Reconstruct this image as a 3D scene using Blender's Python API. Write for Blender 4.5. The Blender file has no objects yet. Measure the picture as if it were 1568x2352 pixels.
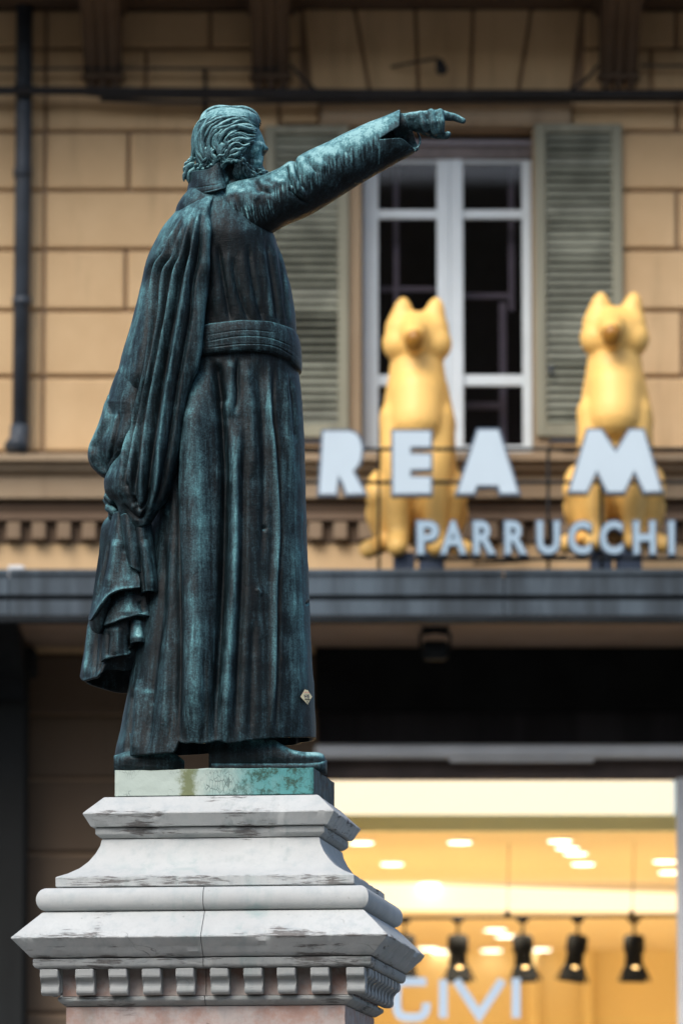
import bpy, bmesh, math, random
import numpy as np
from mathutils import Vector, Matrix

random.seed(7)
rng = np.random.RandomState(11)
SC = bpy.context.scene
COL = SC.collection

# ------------------------------------------------------------------ camera
FPX, CX, CY = 13066.7, 784.0, 1176.0          # measuring frame of the survey: 1568 x 2352
PITCH = math.radians(8.2)
CAMZ = 1.6
cam = bpy.data.cameras.new('camera')
cam.sensor_fit = 'VERTICAL'; cam.sensor_height = 36.0; cam.sensor_width = 24.0; cam.lens = 200.0
cam.clip_start = 0.5; cam.clip_end = 3000
cam.dof.use_dof = True; cam.dof.focus_distance = 24.05; cam.dof.aperture_fstop = 2.5
camo = bpy.data.objects.new('camera', cam); COL.objects.link(camo)
camo.location = (0, 0, CAMZ); camo.rotation_euler = (math.radians(90) + PITCH, 0, 0)
SC.camera = camo

# ------------------------------------------------------------------ sky, sun, exposure
SUN_EL, SUN_AZ = math.radians(47), math.radians(-150)     # azimuth from +Y, clockwise; behind the camera, to its left
world = bpy.data.worlds.new('World'); SC.world = world; world.use_nodes = True
wn = world.node_tree.nodes; wl = world.node_tree.links
sky = wn.new('ShaderNodeTexSky'); sky.sky_type = 'NISHITA'; sky.sun_disc = False
sky.sun_elevation = SUN_EL; sky.sun_rotation = SUN_AZ
sky.air_density = 1.0; sky.dust_density = 3.0; sky.ozone_density = 1.0
bg = wn['Background']; bg.inputs[1].default_value = 0.12
wl.new(sky.outputs[0], bg.inputs[0])
sun = bpy.data.lights.new('sun', 'SUN'); sun.energy = 1.5; sun.angle = math.radians(40); sun.color = (1.0, 0.98, 0.95)
suno = bpy.data.objects.new('sun', sun); COL.objects.link(suno)
sd = Vector((math.sin(SUN_AZ) * math.cos(SUN_EL), math.cos(SUN_AZ) * math.cos(SUN_EL), math.sin(SUN_EL)))
suno.rotation_euler = sd.to_track_quat('Z', 'Y').to_euler()
suno.location = (-10, -10, 40)
vs = SC.view_settings
vs.view_transform = 'Standard'; vs.look = 'None'; vs.gamma = 1.0; vs.use_curve_mapping = False
vs.exposure = 0.8
SC.cycles.use_denoising = True
SC.cycles.max_bounces = 8; SC.cycles.diffuse_bounces = 5; SC.cycles.sample_clamp_indirect = 8

# ------------------------------------------------------------------ survey helpers
cp, sp = math.cos(PITCH), math.sin(PITCH)
def P(x, y, Y):
    """world point that stands at depth Y and is seen at survey position x, y (arrays allowed)"""
    x = np.asarray(x, float); y = np.asarray(y, float); Y = np.asarray(Y, float)
    a = (x - CX); b = (CY - y)
    dy = FPX * cp - b * sp; dz = FPX * sp + b * cp
    t = Y / dy
    X, Yo, Z = np.broadcast_arrays(a * t, Y, CAMZ + dz * t)
    return np.stack([X, Yo, Z], -1)
def proj(V):
    X, Y, Z = V[..., 0], V[..., 1], V[..., 2] - CAMZ
    f = Y * cp + Z * sp; u = -Y * sp + Z * cp
    return CX + FPX * X / f, CY - FPX * u / f
def PV(x, y, Y): return Vector(P(x, y, Y).tolist())
S0 = 24.0                    # depth of the statue
M = S0 / FPX                 # metres per survey unit there

def spl(xs, ys, q):
    xs = np.asarray(xs, float); ys = np.asarray(ys, float); q = np.clip(np.asarray(q, float), xs[0], xs[-1])
    h = np.diff(xs); d = np.diff(ys) / h
    m = np.zeros_like(ys); m[0] = d[0]; m[-1] = d[-1]
    for i in range(1, len(xs) - 1):
        m[i] = 0 if d[i-1] * d[i] <= 0 else 2 * d[i-1] * d[i] / (d[i-1] + d[i])
    k = np.clip(np.searchsorted(xs, q, 'right') - 1, 0, len(xs) - 2)
    t = (q - xs[k]) / h[k]
    return ((2*t**3 - 3*t**2 + 1) * ys[k] + (t**3 - 2*t**2 + t) * h[k] * m[k] + (-2*t**3 + 3*t**2) * ys[k+1] + (t**3 - t**2) * h[k] * m[k+1])
def prof(pts, q):
    pts = sorted(pts); return spl([p[0] for p in pts], [p[1] for p in pts], q)
def curve(pts, n):
    """smooth resampled polyline through points of any dimension"""
    p = np.asarray(pts, float)
    if len(p) == 2: return p[0] + (p[1] - p[0]) * np.linspace(0, 1, n)[:, None]
    s = np.concatenate([[0], np.cumsum(np.maximum(np.linalg.norm(np.diff(p, axis=0), axis=1), 1e-6))])
    e = np.vstack([2*p[0] - p[1], p, 2*p[-1] - p[-2]])
    q = np.linspace(0, s[-1], n); out = []
    k = np.clip(np.searchsorted(s, q, 'right') - 1, 0, len(p) - 2)
    t = ((q - s[k]) / (s[k+1] - s[k]))[:, None]
    p0, p1, p2, p3 = e[k], e[k+1], e[k+2], e[k+3]
    return .5 * (2*p1 + (p2 - p0)*t + (2*p0 - 5*p1 + 4*p2 - p3)*t**2 + (3*p1 - p0 - 3*p2 + p3)*t**3)

class Fbm:
    def __init__(s, seed, n=18):
        r = np.random.RandomState(seed); s.d = r.normal(size=(n, 3)); s.d /= np.linalg.norm(s.d, axis=1)[:, None]
        s.f = 2 ** r.uniform(0, 3.2, n); s.p = r.uniform(0, 6.28, n)
    def __call__(s, V, scale):
        o = 0
        for d, f, p in zip(s.d, s.f, s.p): o = o + np.sin((V @ d) * scale * f + p) / f ** .8
        return o / 4
N1, N2, N3 = Fbm(1), Fbm(2), Fbm(3)

# ------------------------------------------------------------------ object helpers
def tag(o, label=None, cat=None, group=None, kind=None):
    if label: o['label'] = label
    if cat: o['category'] = cat
    if group: o['group'] = group
    if kind: o['kind'] = kind
    return o
def empty(name, loc, label, cat, group=None):
    o = bpy.data.objects.new(name, None); o.location = loc; o.empty_display_size = .2
    COL.objects.link(o); return tag(o, label, cat, group)
def wloc(o):
    v = Vector(o.location)
    while o.parent: o = o.parent; v += Vector(o.location)
    return v
def adopt(o, parent):
    """parent an object whose mesh is in world coordinates"""
    if parent is not None:
        o.parent = parent; o.location = -wloc(parent)
    return o
def link(name, me, mat, parent=None, smooth=False):
    o = bpy.data.objects.new(name, me); COL.objects.link(o)
    if mat: me.materials.append(mat)
    if smooth: me.polygons.foreach_set('use_smooth', [True] * len(me.polygons))
    return adopt(o, parent)
def mesh(name, verts, faces):
    me = bpy.data.meshes.new(name); me.from_pydata([tuple(map(float, v)) for v in verts], [], faces); me.update(); return me
def bm_obj(name, bm, mat, parent=None, smooth=False, bevel=0, seg=1):
    if bevel: bmesh.ops.bevel(bm, geom=list(bm.edges), offset=bevel, segments=seg, affect='EDGES', clamp_overlap=True)
    bmesh.ops.recalc_face_normals(bm, faces=list(bm.faces))
    me = bpy.data.meshes.new(name); bm.to_mesh(me); bm.free()
    return link(name, me, mat, parent, smooth)
def add_box(bm, x0, x1, y0, y1, z0, z1):
    v = [bm.verts.new(p) for p in ((x0,y0,z0),(x1,y0,z0),(x1,y1,z0),(x0,y1,z0),(x0,y0,z1),(x1,y0,z1),(x1,y1,z1),(x0,y1,z1))]
    for f in ((0,3,2,1),(4,5,6,7),(0,1,5,4),(1,2,6,5),(2,3,7,6),(3,0,4,7)): bm.faces.new([v[i] for i in f])
def box(name, x0, x1, y0, y1, z0, z1, mat, parent=None, bevel=.004):
    bm = bmesh.new(); add_box(bm, min(x0,x1), max(x0,x1), min(y0,y1), max(y0,y1), min(z0,z1), max(z0,z1))
    return bm_obj(name, bm, mat, parent, bevel=bevel)
def prism(name, poly, fn, d0, d1, mat, parent=None, bevel=0):
    """extrude a 2-D polygon: fn(a, b, d) -> 3-D point"""
    bm = bmesh.new()
    A = [bm.verts.new(fn(a, b, d0)) for a, b in poly]; B = [bm.verts.new(fn(a, b, d1)) for a, b in poly]
    bm.faces.new(A); bm.faces.new(B[::-1])
    for i in range(len(poly)):
        j = (i + 1) % len(poly); bm.faces.new([A[i], B[i], B[j], A[j]])
    return bm_obj(name, bm, mat, parent, bevel=bevel)
def tube_arrays(path, rad, n=10, lobe=0, ph=0):
    path = np.asarray(path, float); k = len(path); rad = np.broadcast_to(np.asarray(rad, float), (k,))
    T = np.gradient(path, axis=0); T /= np.maximum(np.linalg.norm(T, axis=1), 1e-9)[:, None]
    up = np.array([0, -1., .1]); 
    if abs(T[0] @ up) > .9: up = np.array([1., 0, 0])
    V = []; F = []
    n0 = up
    for i in range(k):
        n0 = n0 - T[i] * (n0 @ T[i]); n0 = n0 / max(np.linalg.norm(n0), 1e-9); b0 = np.cross(T[i], n0)
        for j in range(n):
            a = 2 * math.pi * j / n; r = rad[i] * (1 + lobe * math.cos(3 * a + ph))
            V.append(path[i] + r * (math.cos(a) * n0 + math.sin(a) * b0))
    for i in range(k - 1):
        for j in range(n):
            a, b = i*n + j, i*n + (j+1) % n; F.append((a, b, b + n, a + n))
    F.append(tuple(range(n))[::-1]); F.append(tuple((k-1)*n + j for j in range(n)))
    return V, F
def tube(name, path, rad, mat, parent=None, n=10):
    V, F = tube_arrays(path, rad, n); return link(name, mesh(name, V, F), mat, parent, True)
def capsules(items, n=14):
    """items: (p0, r0, p1, r1) -> vertex and face lists of round-ended tapered bars"""
    V, F = [], []
    for p0, r0, p1, r1 in items:
        p0, p1 = np.asarray(p0, float), np.asarray(p1, float); d = p1 - p0; L = max(np.linalg.norm(d), 1e-6); d = d / L
        pts, rr = [], []
        for a in np.linspace(0, math.pi/2, 5)[:-1]: pts.append(p0 - d*r0*math.cos(a)); rr.append(max(r0*math.sin(a), 1e-4))
        for t in np.linspace(0, 1, 4): pts.append(p0 + d*L*t); rr.append(r0 + (r1 - r0)*t)
        for a in np.linspace(math.pi/2, 0, 5)[1:]: pts.append(p1 + d*r1*math.cos(a)); rr.append(max(r1*math.sin(a), 1e-4))
        v, f = tube_arrays(pts, rr, n); o = len(V); V += v; F += [tuple(i + o for i in q) for q in f]
    return V, F
def setpat(o, v):
    a = o.data.attributes.new('patina', 'FLOAT', 'POINT'); a.data.foreach_set('value', np.full(len(o.data.vertices), v, np.float32)); return o
def remesh(o, voxel, smooth=0):
    m = o.modifiers.new('fuse', 'REMESH'); m.mode = 'VOXEL'; m.voxel_size = voxel; m.use_smooth_shade = True
    if smooth: s = o.modifiers.new('soften', 'SMOOTH'); s.factor = .5; s.iterations = smooth
    return o

# ------------------------------------------------------------------ materials
class NT:
    def __init__(s, name):
        s.m = bpy.data.materials.new(name); s.m.use_nodes = True; s.t = s.m.node_tree
        s.b = s.t.nodes['Principled BSDF']; s.pos = s.n('ShaderNodeNewGeometry').outputs['Position']
    def n(s, ty, **kw):
        x = s.t.nodes.new(ty)
        for k, v in kw.items(): setattr(x, k, v)
        return x
    def l(s, a, b): s.t.links.new(a, b)
    def set(s, sock, v):
        if hasattr(v, 'is_output'): s.l(v, sock)
        else: sock.default_value = v
    def scale(s, sc, loc=(0,0,0), src=None):
        m = s.n('ShaderNodeMapping'); m.inputs['Scale'].default_value = sc; m.inputs['Location'].default_value = loc
        s.l(src or s.pos, m.inputs['Vector']); return m.outputs[0]
    def noise(s, scale, detail=4, rough=.55, vec=None, dist=0):
        x = s.n('ShaderNodeTexNoise'); x.inputs['Scale'].default_value = scale; x.inputs['Detail'].default_value = detail
        x.inputs['Roughness'].default_value = rough; x.inputs['Distortion'].default_value = dist
        s.l(vec or s.pos, x.inputs['Vector']); return x.outputs['Fac']
    def vor(s, scale, vec=None, feat='DISTANCE_TO_EDGE', out='Distance'):
        x = s.n('ShaderNodeTexVoronoi'); x.feature = feat; x.inputs['Scale'].default_value = scale
        s.l(vec or s.pos, x.inputs['Vector']); return x.outputs[out]
    def math(s, op, a, b=0, clamp=False):
        x = s.n('ShaderNodeMath', operation=op); x.use_clamp = clamp; s.set(x.inputs[0], a); s.set(x.inputs[1], b); return x.outputs[0]
    def rng(s, v, a, b, c=0, d=1):
        x = s.n('ShaderNodeMapRange'); x.interpolation_type = 'SMOOTHSTEP'; s.set(x.inputs[0], v)
        for i, k in enumerate((a, b, c, d)): x.inputs[i+1].default_value = k
        return x.outputs[0]
    def ramp(s, v, stops):
        x = s.n('ShaderNodeValToRGB'); e = x.color_ramp.elements
        while len(e) < len(stops): e.new(.5)
        for k, (p, c) in enumerate(stops): e[k].position = p; e[k].color = (*c, 1)
        s.set(x.inputs[0], v); return x.outputs[0]
    def mix(s, f, a, b, mode='MIX'):
        x = s.n('ShaderNodeMix', data_type='RGBA', blend_type=mode); s.set(x.inputs[0], f)
        s.set(x.inputs[6], a if hasattr(a, 'is_output') else (*a, 1)); s.set(x.inputs[7], b if hasattr(b, 'is_output') else (*b, 1)); return x.outputs[2]
    def sep(s, v):
        x = s.n('ShaderNodeSeparateXYZ'); s.l(v, x.inputs[0]); return x.outputs
    def attr(s, name):
        x = s.n('ShaderNodeAttribute'); x.attribute_name = name; return x.outputs['Fac']
    def bump(s, h, strength=.3, dist=.004, prev=None):
        x = s.n('ShaderNodeBump'); x.inputs['Strength'].default_value = strength; x.inputs['Distance'].default_value = dist
        s.l(h, x.inputs['Height'])
        if prev: s.l(prev, x.inputs['Normal'])
        s.l(x.outputs[0], s.b.inputs['Normal']); return x.outputs[0]
    def out(s, col, rough=.6, spec=None, metal=None):
        s.set(s.b.inputs['Base Color'], col if hasattr(col, 'is_output') else (*col, 1)); s.set(s.b.inputs['Roughness'], rough)
        if spec is not None: s.set(s.b.inputs['Specular IOR Level'], spec)
        if metal is not None: s.set(s.b.inputs['Metallic'], metal)
        return s.m
def plain(name, col, rough=.6, var=.25, scale=9, bump=.15, metal=0, streak=False, spec=.5):
    t = NT(name); v = t.scale((1, 1, .12)) if streak else None
    n = t.noise(scale, 6, .6, v); f = t.noise(scale * 9, 3)
    c0 = tuple(c * (1 - var) for c in col); c1 = tuple(min(1, c * (1 + var)) for c in col)
    t.bump(f, bump, .003)
    return t.out(t.mix(t.rng(n, .3, .7), c0, c1), rough, spec, metal)
def emit(name, col, strength):
    t = NT(name); t.b.inputs['Base Color'].default_value = (*col, 1)
    t.b.inputs['Emission Color'].default_value = (*col, 1); t.b.inputs['Emission Strength'].default_value = strength; return t.m

def bronze_mat():
    t = NT('patinated_bronze')
    pat0 = t.attr('patina')
    ob = t.n('ShaderNodeAttribute'); ob.attribute_type = 'OBJECT'; ob.attribute_name = 'patina_level'
    pat = t.math('ADD', pat0, ob.outputs['Fac'])
    nz = t.sep(t.n('ShaderNodeNewGeometry').outputs['Normal'])[2]
    blot = t.noise(9, 8, .65, None, .4)
    stre = t.noise(1, 7, .62, t.scale((46, 46, 4.0)), .3)
    fine = t.noise(130, 6, .75)
    tool = t.noise(1, 3, .5, t.scale((38, 38, 190)))
    up = t.rng(nz, -.05, .75)
    v = t.math('ADD', t.math('MULTIPLY', pat, .62), t.math('MULTIPLY', t.math('SUBTRACT', blot, .5), .75))
    v = t.math('ADD', v, t.math('MULTIPLY', t.math('SUBTRACT', stre, .5), 1.0))
    v = t.math('ADD', v, t.math('MULTIPLY', t.math('SUBTRACT', fine, .5), .95))
    v = t.math('ADD', v, t.math('MULTIPLY', up, .42))
    col = t.ramp(t.math('ADD', v, .125), [(.0, (.0025, .0045, .0055)), (.24, (.0055, .0115, .014)), (.40, (.017, .036, .044)), (.58, (.040, .090, .104)), (.80, (.088, .220, .242)), (1, (.25, .45, .46))])
    warm = t.rng(t.noise(1, 6, .7, t.scale((13, 13, 3.5))), .66, .76)
    col = t.mix(t.math('MULTIPLY', warm, .45), col, (.05, .034, .02))
    h = t.math('ADD', t.math('MULTIPLY', fine, .6), t.math('MULTIPLY', tool, .22))
    h = t.math('ADD', h, t.math('MULTIPLY', blot, 1.2))
    t.bump(h, .55, .006)
    rough = t.rng(v, .1, .8, .42, .78)
    return t.out(col, rough, .17, .0)
def stone_mat(name, base, dark, pink=0.0, chips=1.0):
    t = NT(name)
    g = t.noise(2.2, 6, .6); m = t.noise(16, 6, .65); f = t.noise(110, 3, .6)
    col = t.mix(t.rng(g, .3, .7), base, tuple(c * .86 for c in base))
    col = t.mix(t.math('MULTIPLY', t.rng(m, .45, .75), .45), col, tuple(c * d for c, d in zip(base, (.62, .70, .74))))
    if pink: col = t.mix(t.math('MULTIPLY', t.rng(t.noise(7, 6, .7), .4, .65), pink), col, (.36, .20, .15))
    # worn dark layers and slivers that follow the bedding of the stone
    bed = t.noise(1, 7, .72, t.scale((11, 11, 120)), .6)
    where = t.noise(3.1, 4, .6, t.scale((1, 1, 2.4)))
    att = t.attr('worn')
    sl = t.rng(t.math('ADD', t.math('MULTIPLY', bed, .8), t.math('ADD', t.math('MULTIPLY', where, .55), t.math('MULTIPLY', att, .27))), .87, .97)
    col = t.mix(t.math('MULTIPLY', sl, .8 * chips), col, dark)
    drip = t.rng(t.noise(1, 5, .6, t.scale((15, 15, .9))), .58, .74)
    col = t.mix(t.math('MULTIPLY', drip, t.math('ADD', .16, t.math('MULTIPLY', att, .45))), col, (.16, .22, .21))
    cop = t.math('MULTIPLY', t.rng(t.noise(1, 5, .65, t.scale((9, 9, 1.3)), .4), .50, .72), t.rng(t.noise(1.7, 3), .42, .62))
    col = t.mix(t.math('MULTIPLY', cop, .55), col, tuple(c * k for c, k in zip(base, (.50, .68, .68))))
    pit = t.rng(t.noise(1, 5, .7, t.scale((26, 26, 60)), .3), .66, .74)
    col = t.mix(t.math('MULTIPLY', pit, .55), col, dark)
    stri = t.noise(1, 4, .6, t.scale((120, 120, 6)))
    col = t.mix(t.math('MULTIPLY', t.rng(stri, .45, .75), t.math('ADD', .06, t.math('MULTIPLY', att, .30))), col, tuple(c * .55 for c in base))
    wv = t.n('ShaderNodeVectorMath', operation='ADD'); nv = t.n('ShaderNodeTexNoise'); nv.inputs['Scale'].default_value = 6
    t.l(t.pos, nv.inputs['Vector']); sc2 = t.n('ShaderNodeVectorMath', operation='SCALE'); sc2.inputs['Scale'].default_value = .25
    t.l(nv.outputs['Color'], sc2.inputs[0]); t.l(t.pos, wv.inputs[0]); t.l(sc2.outputs[0], wv.inputs[1])
    ed = t.vor(3.4, wv.outputs[0])
    crack = t.math('MULTIPLY', t.rng(ed, .002, .008, 1, 0), t.rng(t.noise(2.7, 3), .56, .66))
    col = t.mix(t.math('MULTIPLY', crack, .55), col, (.12, .13, .13))
    h = t.math('SUBTRACT', t.math('ADD', t.math('MULTIPLY', m, .5), t.math('MULTIPLY', f, .25)), t.math('ADD', t.math('MULTIPLY', sl, .9), t.math('ADD', crack, t.math('MULTIPLY', pit, .6))))
    t.bump(h, .45, .006)
    return t.out(col, .82, .25)
def plinth_mat():
    t = NT('flaking_plinth_patina')
    X = t.sep(t.pos)[0]
    wob = t.noise(6, 5, .6)
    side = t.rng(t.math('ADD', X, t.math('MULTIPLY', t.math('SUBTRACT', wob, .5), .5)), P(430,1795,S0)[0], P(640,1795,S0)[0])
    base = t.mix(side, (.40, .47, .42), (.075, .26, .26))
    base = t.mix(t.math('MULTIPLY', t.rng(t.noise(17, 7, .75), .46, .6), side), base, (.03, .075, .055))
    sp_ = t.math('SUBTRACT', 1, t.math('MULTIPLY', t.math('ABSOLUTE', t.math('SUBTRACT', X, float(P(438,1795,S0)[0]))), 18))
    stain = t.rng(t.math('ADD', sp_, t.math('MULTIPLY', t.noise(24, 6, .7), 1.9)), 1.05, 1.75)
    base = t.mix(t.math('MULTIPLY', stain, .85), base, (.11, .13, .035))
    ed = t.vor(62, t.scale((1.25, 1, .5)))
    fl = t.math('MULTIPLY', t.rng(ed, .015, .07, 1, 0), t.rng(t.noise(8, 3), .40, .60))
    col = t.mix(t.math('MULTIPLY', fl, t.math('SUBTRACT', .75, t.math('MULTIPLY', side, .45))), base, (.05, .085, .08))
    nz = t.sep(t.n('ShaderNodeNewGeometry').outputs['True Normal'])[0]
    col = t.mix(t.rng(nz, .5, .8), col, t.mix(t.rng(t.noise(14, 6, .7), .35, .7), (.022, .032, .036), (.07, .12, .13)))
    t.bump(t.math('SUBTRACT', t.noise(40, 4), fl), .5, .004)
    return t.out(col, .7, .3)
def facade_mat(name, col, streaks=.5):
    t = NT(name)
    a = t.noise(.9, 5, .6); b = t.noise(1, 6, .62, t.scale((5.5, 5.5, .7))); g = t.noise(60, 4, .7)
    c = t.mix(t.rng(a, .3, .72), col, tuple(k * s for k, s in zip(col, (.80, .76, .72))))
    c = t.mix(t.math('MULTIPLY', t.rng(b, .5, .78), streaks), c, tuple(k * s for k, s in zip(col, (.45, .44, .44))))
    c = t.mix(t.math('MULTIPLY', t.rng(g, .5, .8), .22), c, tuple(k * .6 for k in col))
    oi = t.n('ShaderNodeObjectInfo').outputs['Random']
    c = t.mix(t.math('MULTIPLY', oi, .22), c, tuple(k * s for k, s in zip(col, (.78, .75, .71))))
    t.bump(g, .25, .004); return t.out(c, .88, .2)
def glass_mat(name, tint, refl=.06):
    m = bpy.data.materials.new(name); m.use_nodes = True; t = m.node_tree; t.nodes.clear()
    o = t.nodes.new('ShaderNodeOutputMaterial'); mx = t.nodes.new('ShaderNodeMixShader'); tr = t.nodes.new('ShaderNodeBsdfTransparent')
    gl = t.nodes.new('ShaderNodeBsdfGlossy'); fr = t.nodes.new('ShaderNodeFresnel'); fr.inputs[0].default_value = 1.45
    tr.inputs[0].default_value = (*tint, 1); gl.inputs['Roughness'].default_value = .02
    t.links.new(fr.outputs[0], mx.inputs[0]); t.links.new(tr.outputs[0], mx.inputs[1]); t.links.new(gl.outputs[0], mx.inputs[2]); t.links.new(mx.outputs[0], o.inputs[0]); return m

BRONZE = bronze_mat()
STONE = stone_mat('weathered_white_stone', (.485, .505, .495), (.075, .062, .055))
STONE2 = stone_mat('weathered_moulding_stone', (.375, .39, .38), (.07, .06, .055), .0, 1.0)
PINK = stone_mat('pink_marble', (.47, .41, .38), (.13, .085, .07), .75, .5)
PLINTH = plinth_mat()
WALL = facade_mat('ochre_render', (.70, .50, .285), .5)
JOINT = facade_mat('joint_mortar', (.36, .255, .165), .2)
TRIM = facade_mat('sandstone_trim', (.37, .285, .19), .6)
CONSOLE = facade_mat('shaded_weathered_console', (.13, .092, .064), .7)  # balcony shade put into the base colour; the streaks are weathering
SHUT = plain('shutter_green_grey_paint', (.205, .215, .165), .6, .3, 3, .1)
SHUTF = plain('shutter_frame_paint', (.25, .245, .175), .6, .18, 5, .1, 0, True)
WHITE = plain('white_window_paint', (.66, .73, .76), .45, .05, 3, .05)
WGLASS = glass_mat('window_glass', (.80, .78, .80))
SGLASS = glass_mat('shop_glass', (.97, .98, .97))
ROOM = plain('dim_room_plaster', (.075, .055, .055), .9, .3, 2, spec=.1)
INNER = plain('inner_frame_paint', (.34, .32, .36), .6, .1)
METAL = plain('canopy_grey_sheet_metal', (.058, .078, .094), .45, .5, 6, .05, .2, True)
METALD = plain('canopy_dark_metal', (.012, .015, .017), .6, .3, 3, spec=.15)
SOFFIT = facade_mat('brown_soffit_panel', (.40, .30, .225), .3)
BLACK = plain('black_fascia_cladding', (.010, .011, .011), .8, .3, 3, spec=.08)
FABRIC = plain('charcoal_roller_fabric', (.028, .026, .027), .9, .3, 4, .1, 0, True, .1)
ALU = plain('aluminium_bar', (.74, .76, .76), .4, .08, 3, .03, .3)
BROWN = plain('brown_frame', (.085, .06, .05), .6, .2, 4)
PIPE = plain('dark_blue_grey_pipe', (.032, .042, .055), .5, .3, 4, .1)
CABLE = plain('black_cable', (.016, .015, .016), .7, .3, 6)
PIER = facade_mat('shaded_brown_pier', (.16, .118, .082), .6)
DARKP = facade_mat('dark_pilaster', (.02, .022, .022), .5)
YELLOW = plain('glossy_yellow_resin', (.94, .575, .165), .5, .05, 2, .02)
MUZZLE_EYE = plain('muzzle_shade_eye_amber', (.36, .16, .02), .35, .05, 2, .02)  # carries the muzzle's dark shading as colour; the eyes share it
BLUEB = plain('dark_blue_block', (.035, .055, .095), .5, .1)
LFACE = plain('pale_letter_face', (.52, .62, .68), .4, .03, 2, .02)
LSIDE = plain('blue_grey_letter_return', (.10, .14, .19), .5, .1)
LFACE2 = plain('pale_blue_letter_face', (.34, .46, .55), .4, .03, 2, .02)
SHOPW = plain('warm_shop_wall', (.88, .72, .42), .8, .03, 1, .03)
SHOPC = plain('warm_shop_ceiling', (.86, .72, .52), .85, .02, 1, .02)
SHOPF = plain('pale_shop_floor', (.78, .72, .62), .5, .06, 1.5, .02)
GREENB = plain('pale_green_bulkhead', (.58, .70, .58), .6, .04, 1)
COVE = emit('lit_cove_panel', (1.0, .93, .78), .56)
COVE2 = emit('lit_cove_face', (1.0, .92, .76), .5)
LAMP = emit('lit_downlight_lens', (1, .93, .78), 2.6)
LAMPO = emit('warm_spot_bulb', (1, .62, .25), 1.6)
SPOT = plain('black_spotlight_metal', (.006, .006, .007), .8, .2, spec=.1)
TUBEB = plain('pale_blue_window_lettering', (.62, .78, .92), .5, .03)
STICK = plain('cream_sticker_print', (.72, .66, .42), .5, .06, 20)
INK = plain('black_print', (.01, .012, .02), .6, .1)
PINKI = plain('pink_print', (.75, .22, .20), .6, .1)
EYEW = plain('white_print', (.75, .72, .6), .6, .1)
PAVE = facade_mat('grey_stone_paving', (.10, .098, .095), .2)

# ------------------------------------------------------------------ ground
g = link('ground', mesh('ground', [(-900,-900,0),(900,-900,0),(900,900,0),(-900,900,0)], [(0,1,2,3)]), PAVE)
g['kind'] = 'structure'
fs = link('unseen_street_side', mesh('unseen_street_side', [(-90,-46,0),(90,-46,0),(90,-46,27),(-90,-46,27),(-90,-60,0),(90,-60,0),(90,-60,27),(-90,-60,27)], [(3,2,1,0),(0,4,7,3),(1,2,6,5),(3,7,6,2),(4,5,6,7)]), TRIM)  # unseen row behind the camera, added to darken the pane reflections
fs['kind'] = 'structure'

# ================================================================== BUILDING
YW = 39.0
def bx(x, Y=YW): return float(P(x, 1176, Y)[0])
def bz(y, Y=YW): return float(P(784, y, Y)[2])
house = empty('corner_building', (bx(784), YW, 0), 'ochre rendered city building with rusticated blocks and a shuttered window', 'building')
ZTOP = bz(22)
def wallbox(x0, x1, y0, y1, Y0, Y1, mat, name='wall', bevel=0):
    return box(name, bx(x0), bx(x1), Y0, Y1, bz(y1), bz(y0), mat, house, bevel)
# backing wall with the window opening
wallbox(-900, 806, -60, 1300, YW+.03, YW+.4, JOINT)
wallbox(1250, 2500, -60, 1300, YW+.03, YW+.4, JOINT)
wallbox(806, 1250, -60, 300, YW+.03, YW+.4, JOINT)
wallbox(806, 1250, 1046, 1300, YW+.03, YW+.4, JOINT)
# rusticated blocks, one by one
crs = [22, 112, 212, 303, 438, 574, 714, 866, 1040]
left_j = {0: [-420,-130,98,480,690], 1: [-420,-130,98,330,690], 2: [-420,-130,98,470,640], 3: [-420,-130,98,292,485,606], 4: [-420,-130,98,480,606], 5: [-420,-130,98,287,485,606], 6: [-420,-130,98,460,606], 7: [-420,-130,98,287,485,606]}
right_j = {0: [1345,1560,1800,2150], 1: [1345,1500,1800,2150], 2: [1314,1562,1850,2150], 3: [1262,1640,1900,2150], 4: [1262,1560,1850,2150], 5: [1262,1650,1900,2150], 6: [1262,1570,1850,2150], 7: [1262,1640,1900,2150]}
JW = .011
def block(x0, x1, y0, y1, mat=WALL):
    bm = bmesh.new(); add_box(bm, bx(x0)+JW, bx(x1)-JW, YW-.012+random.uniform(-.003,.003), YW+.05, bz(y1)+JW, bz(y0)-JW)
    return bm_obj('stone_block', bm, mat, house, bevel=.014)
for r in range(8):
    for js in (left_j[r], right_j[r]):
        for a, b in zip(js[:-1], js[1:]): block(a, b, crs[r], crs[r+1])
for r in range(3, 8): block(606, 790, crs[r], crs[r+1])
block(640, 735, 212, 286); 
# flat arch of wedge stones over the window
vj = [(690, 712), (815, 850), (955, 963), (1090, 1083), (1225, 1195), (1345, 1318)]
for (a0, a1), (b0, b1) in zip(vj[:-1], vj[1:]):
    prism('arch_stone', [(bx(a0)+JW, bz(22)), (bx(b0)-JW, bz(22)), (bx(b1)-JW, bz(210)), (bx(a1)+JW, bz(210))], lambda a, b, d: (a, d, b), YW-.016, YW+.05, WALL, house, .012)
# moulded lintel over the window
prism('lintel', [(.02, bz(238)), (-.10, bz(240)), (-.10, bz(250)), (-.07, bz(258)), (-.07, bz(276)), (-.05, bz(292)), (.05, bz(296))], lambda a, b, d: (d, YW + a, b), bx(735), bx(1314), TRIM, house, .004)
box('window_jamb', bx(791), bx(830), YW-.03, YW+.3, bz(1046), bz(297), TRIM, house, .006)
box('window_jamb', bx(1226), bx(1262), YW-.03, YW+.3, bz(1046), bz(297), TRIM, house, .006)
box('window_sill', bx(780), bx(1290), YW-.10, YW+.3, bz(1062), bz(1043), TRIM, house, .006)
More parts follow.
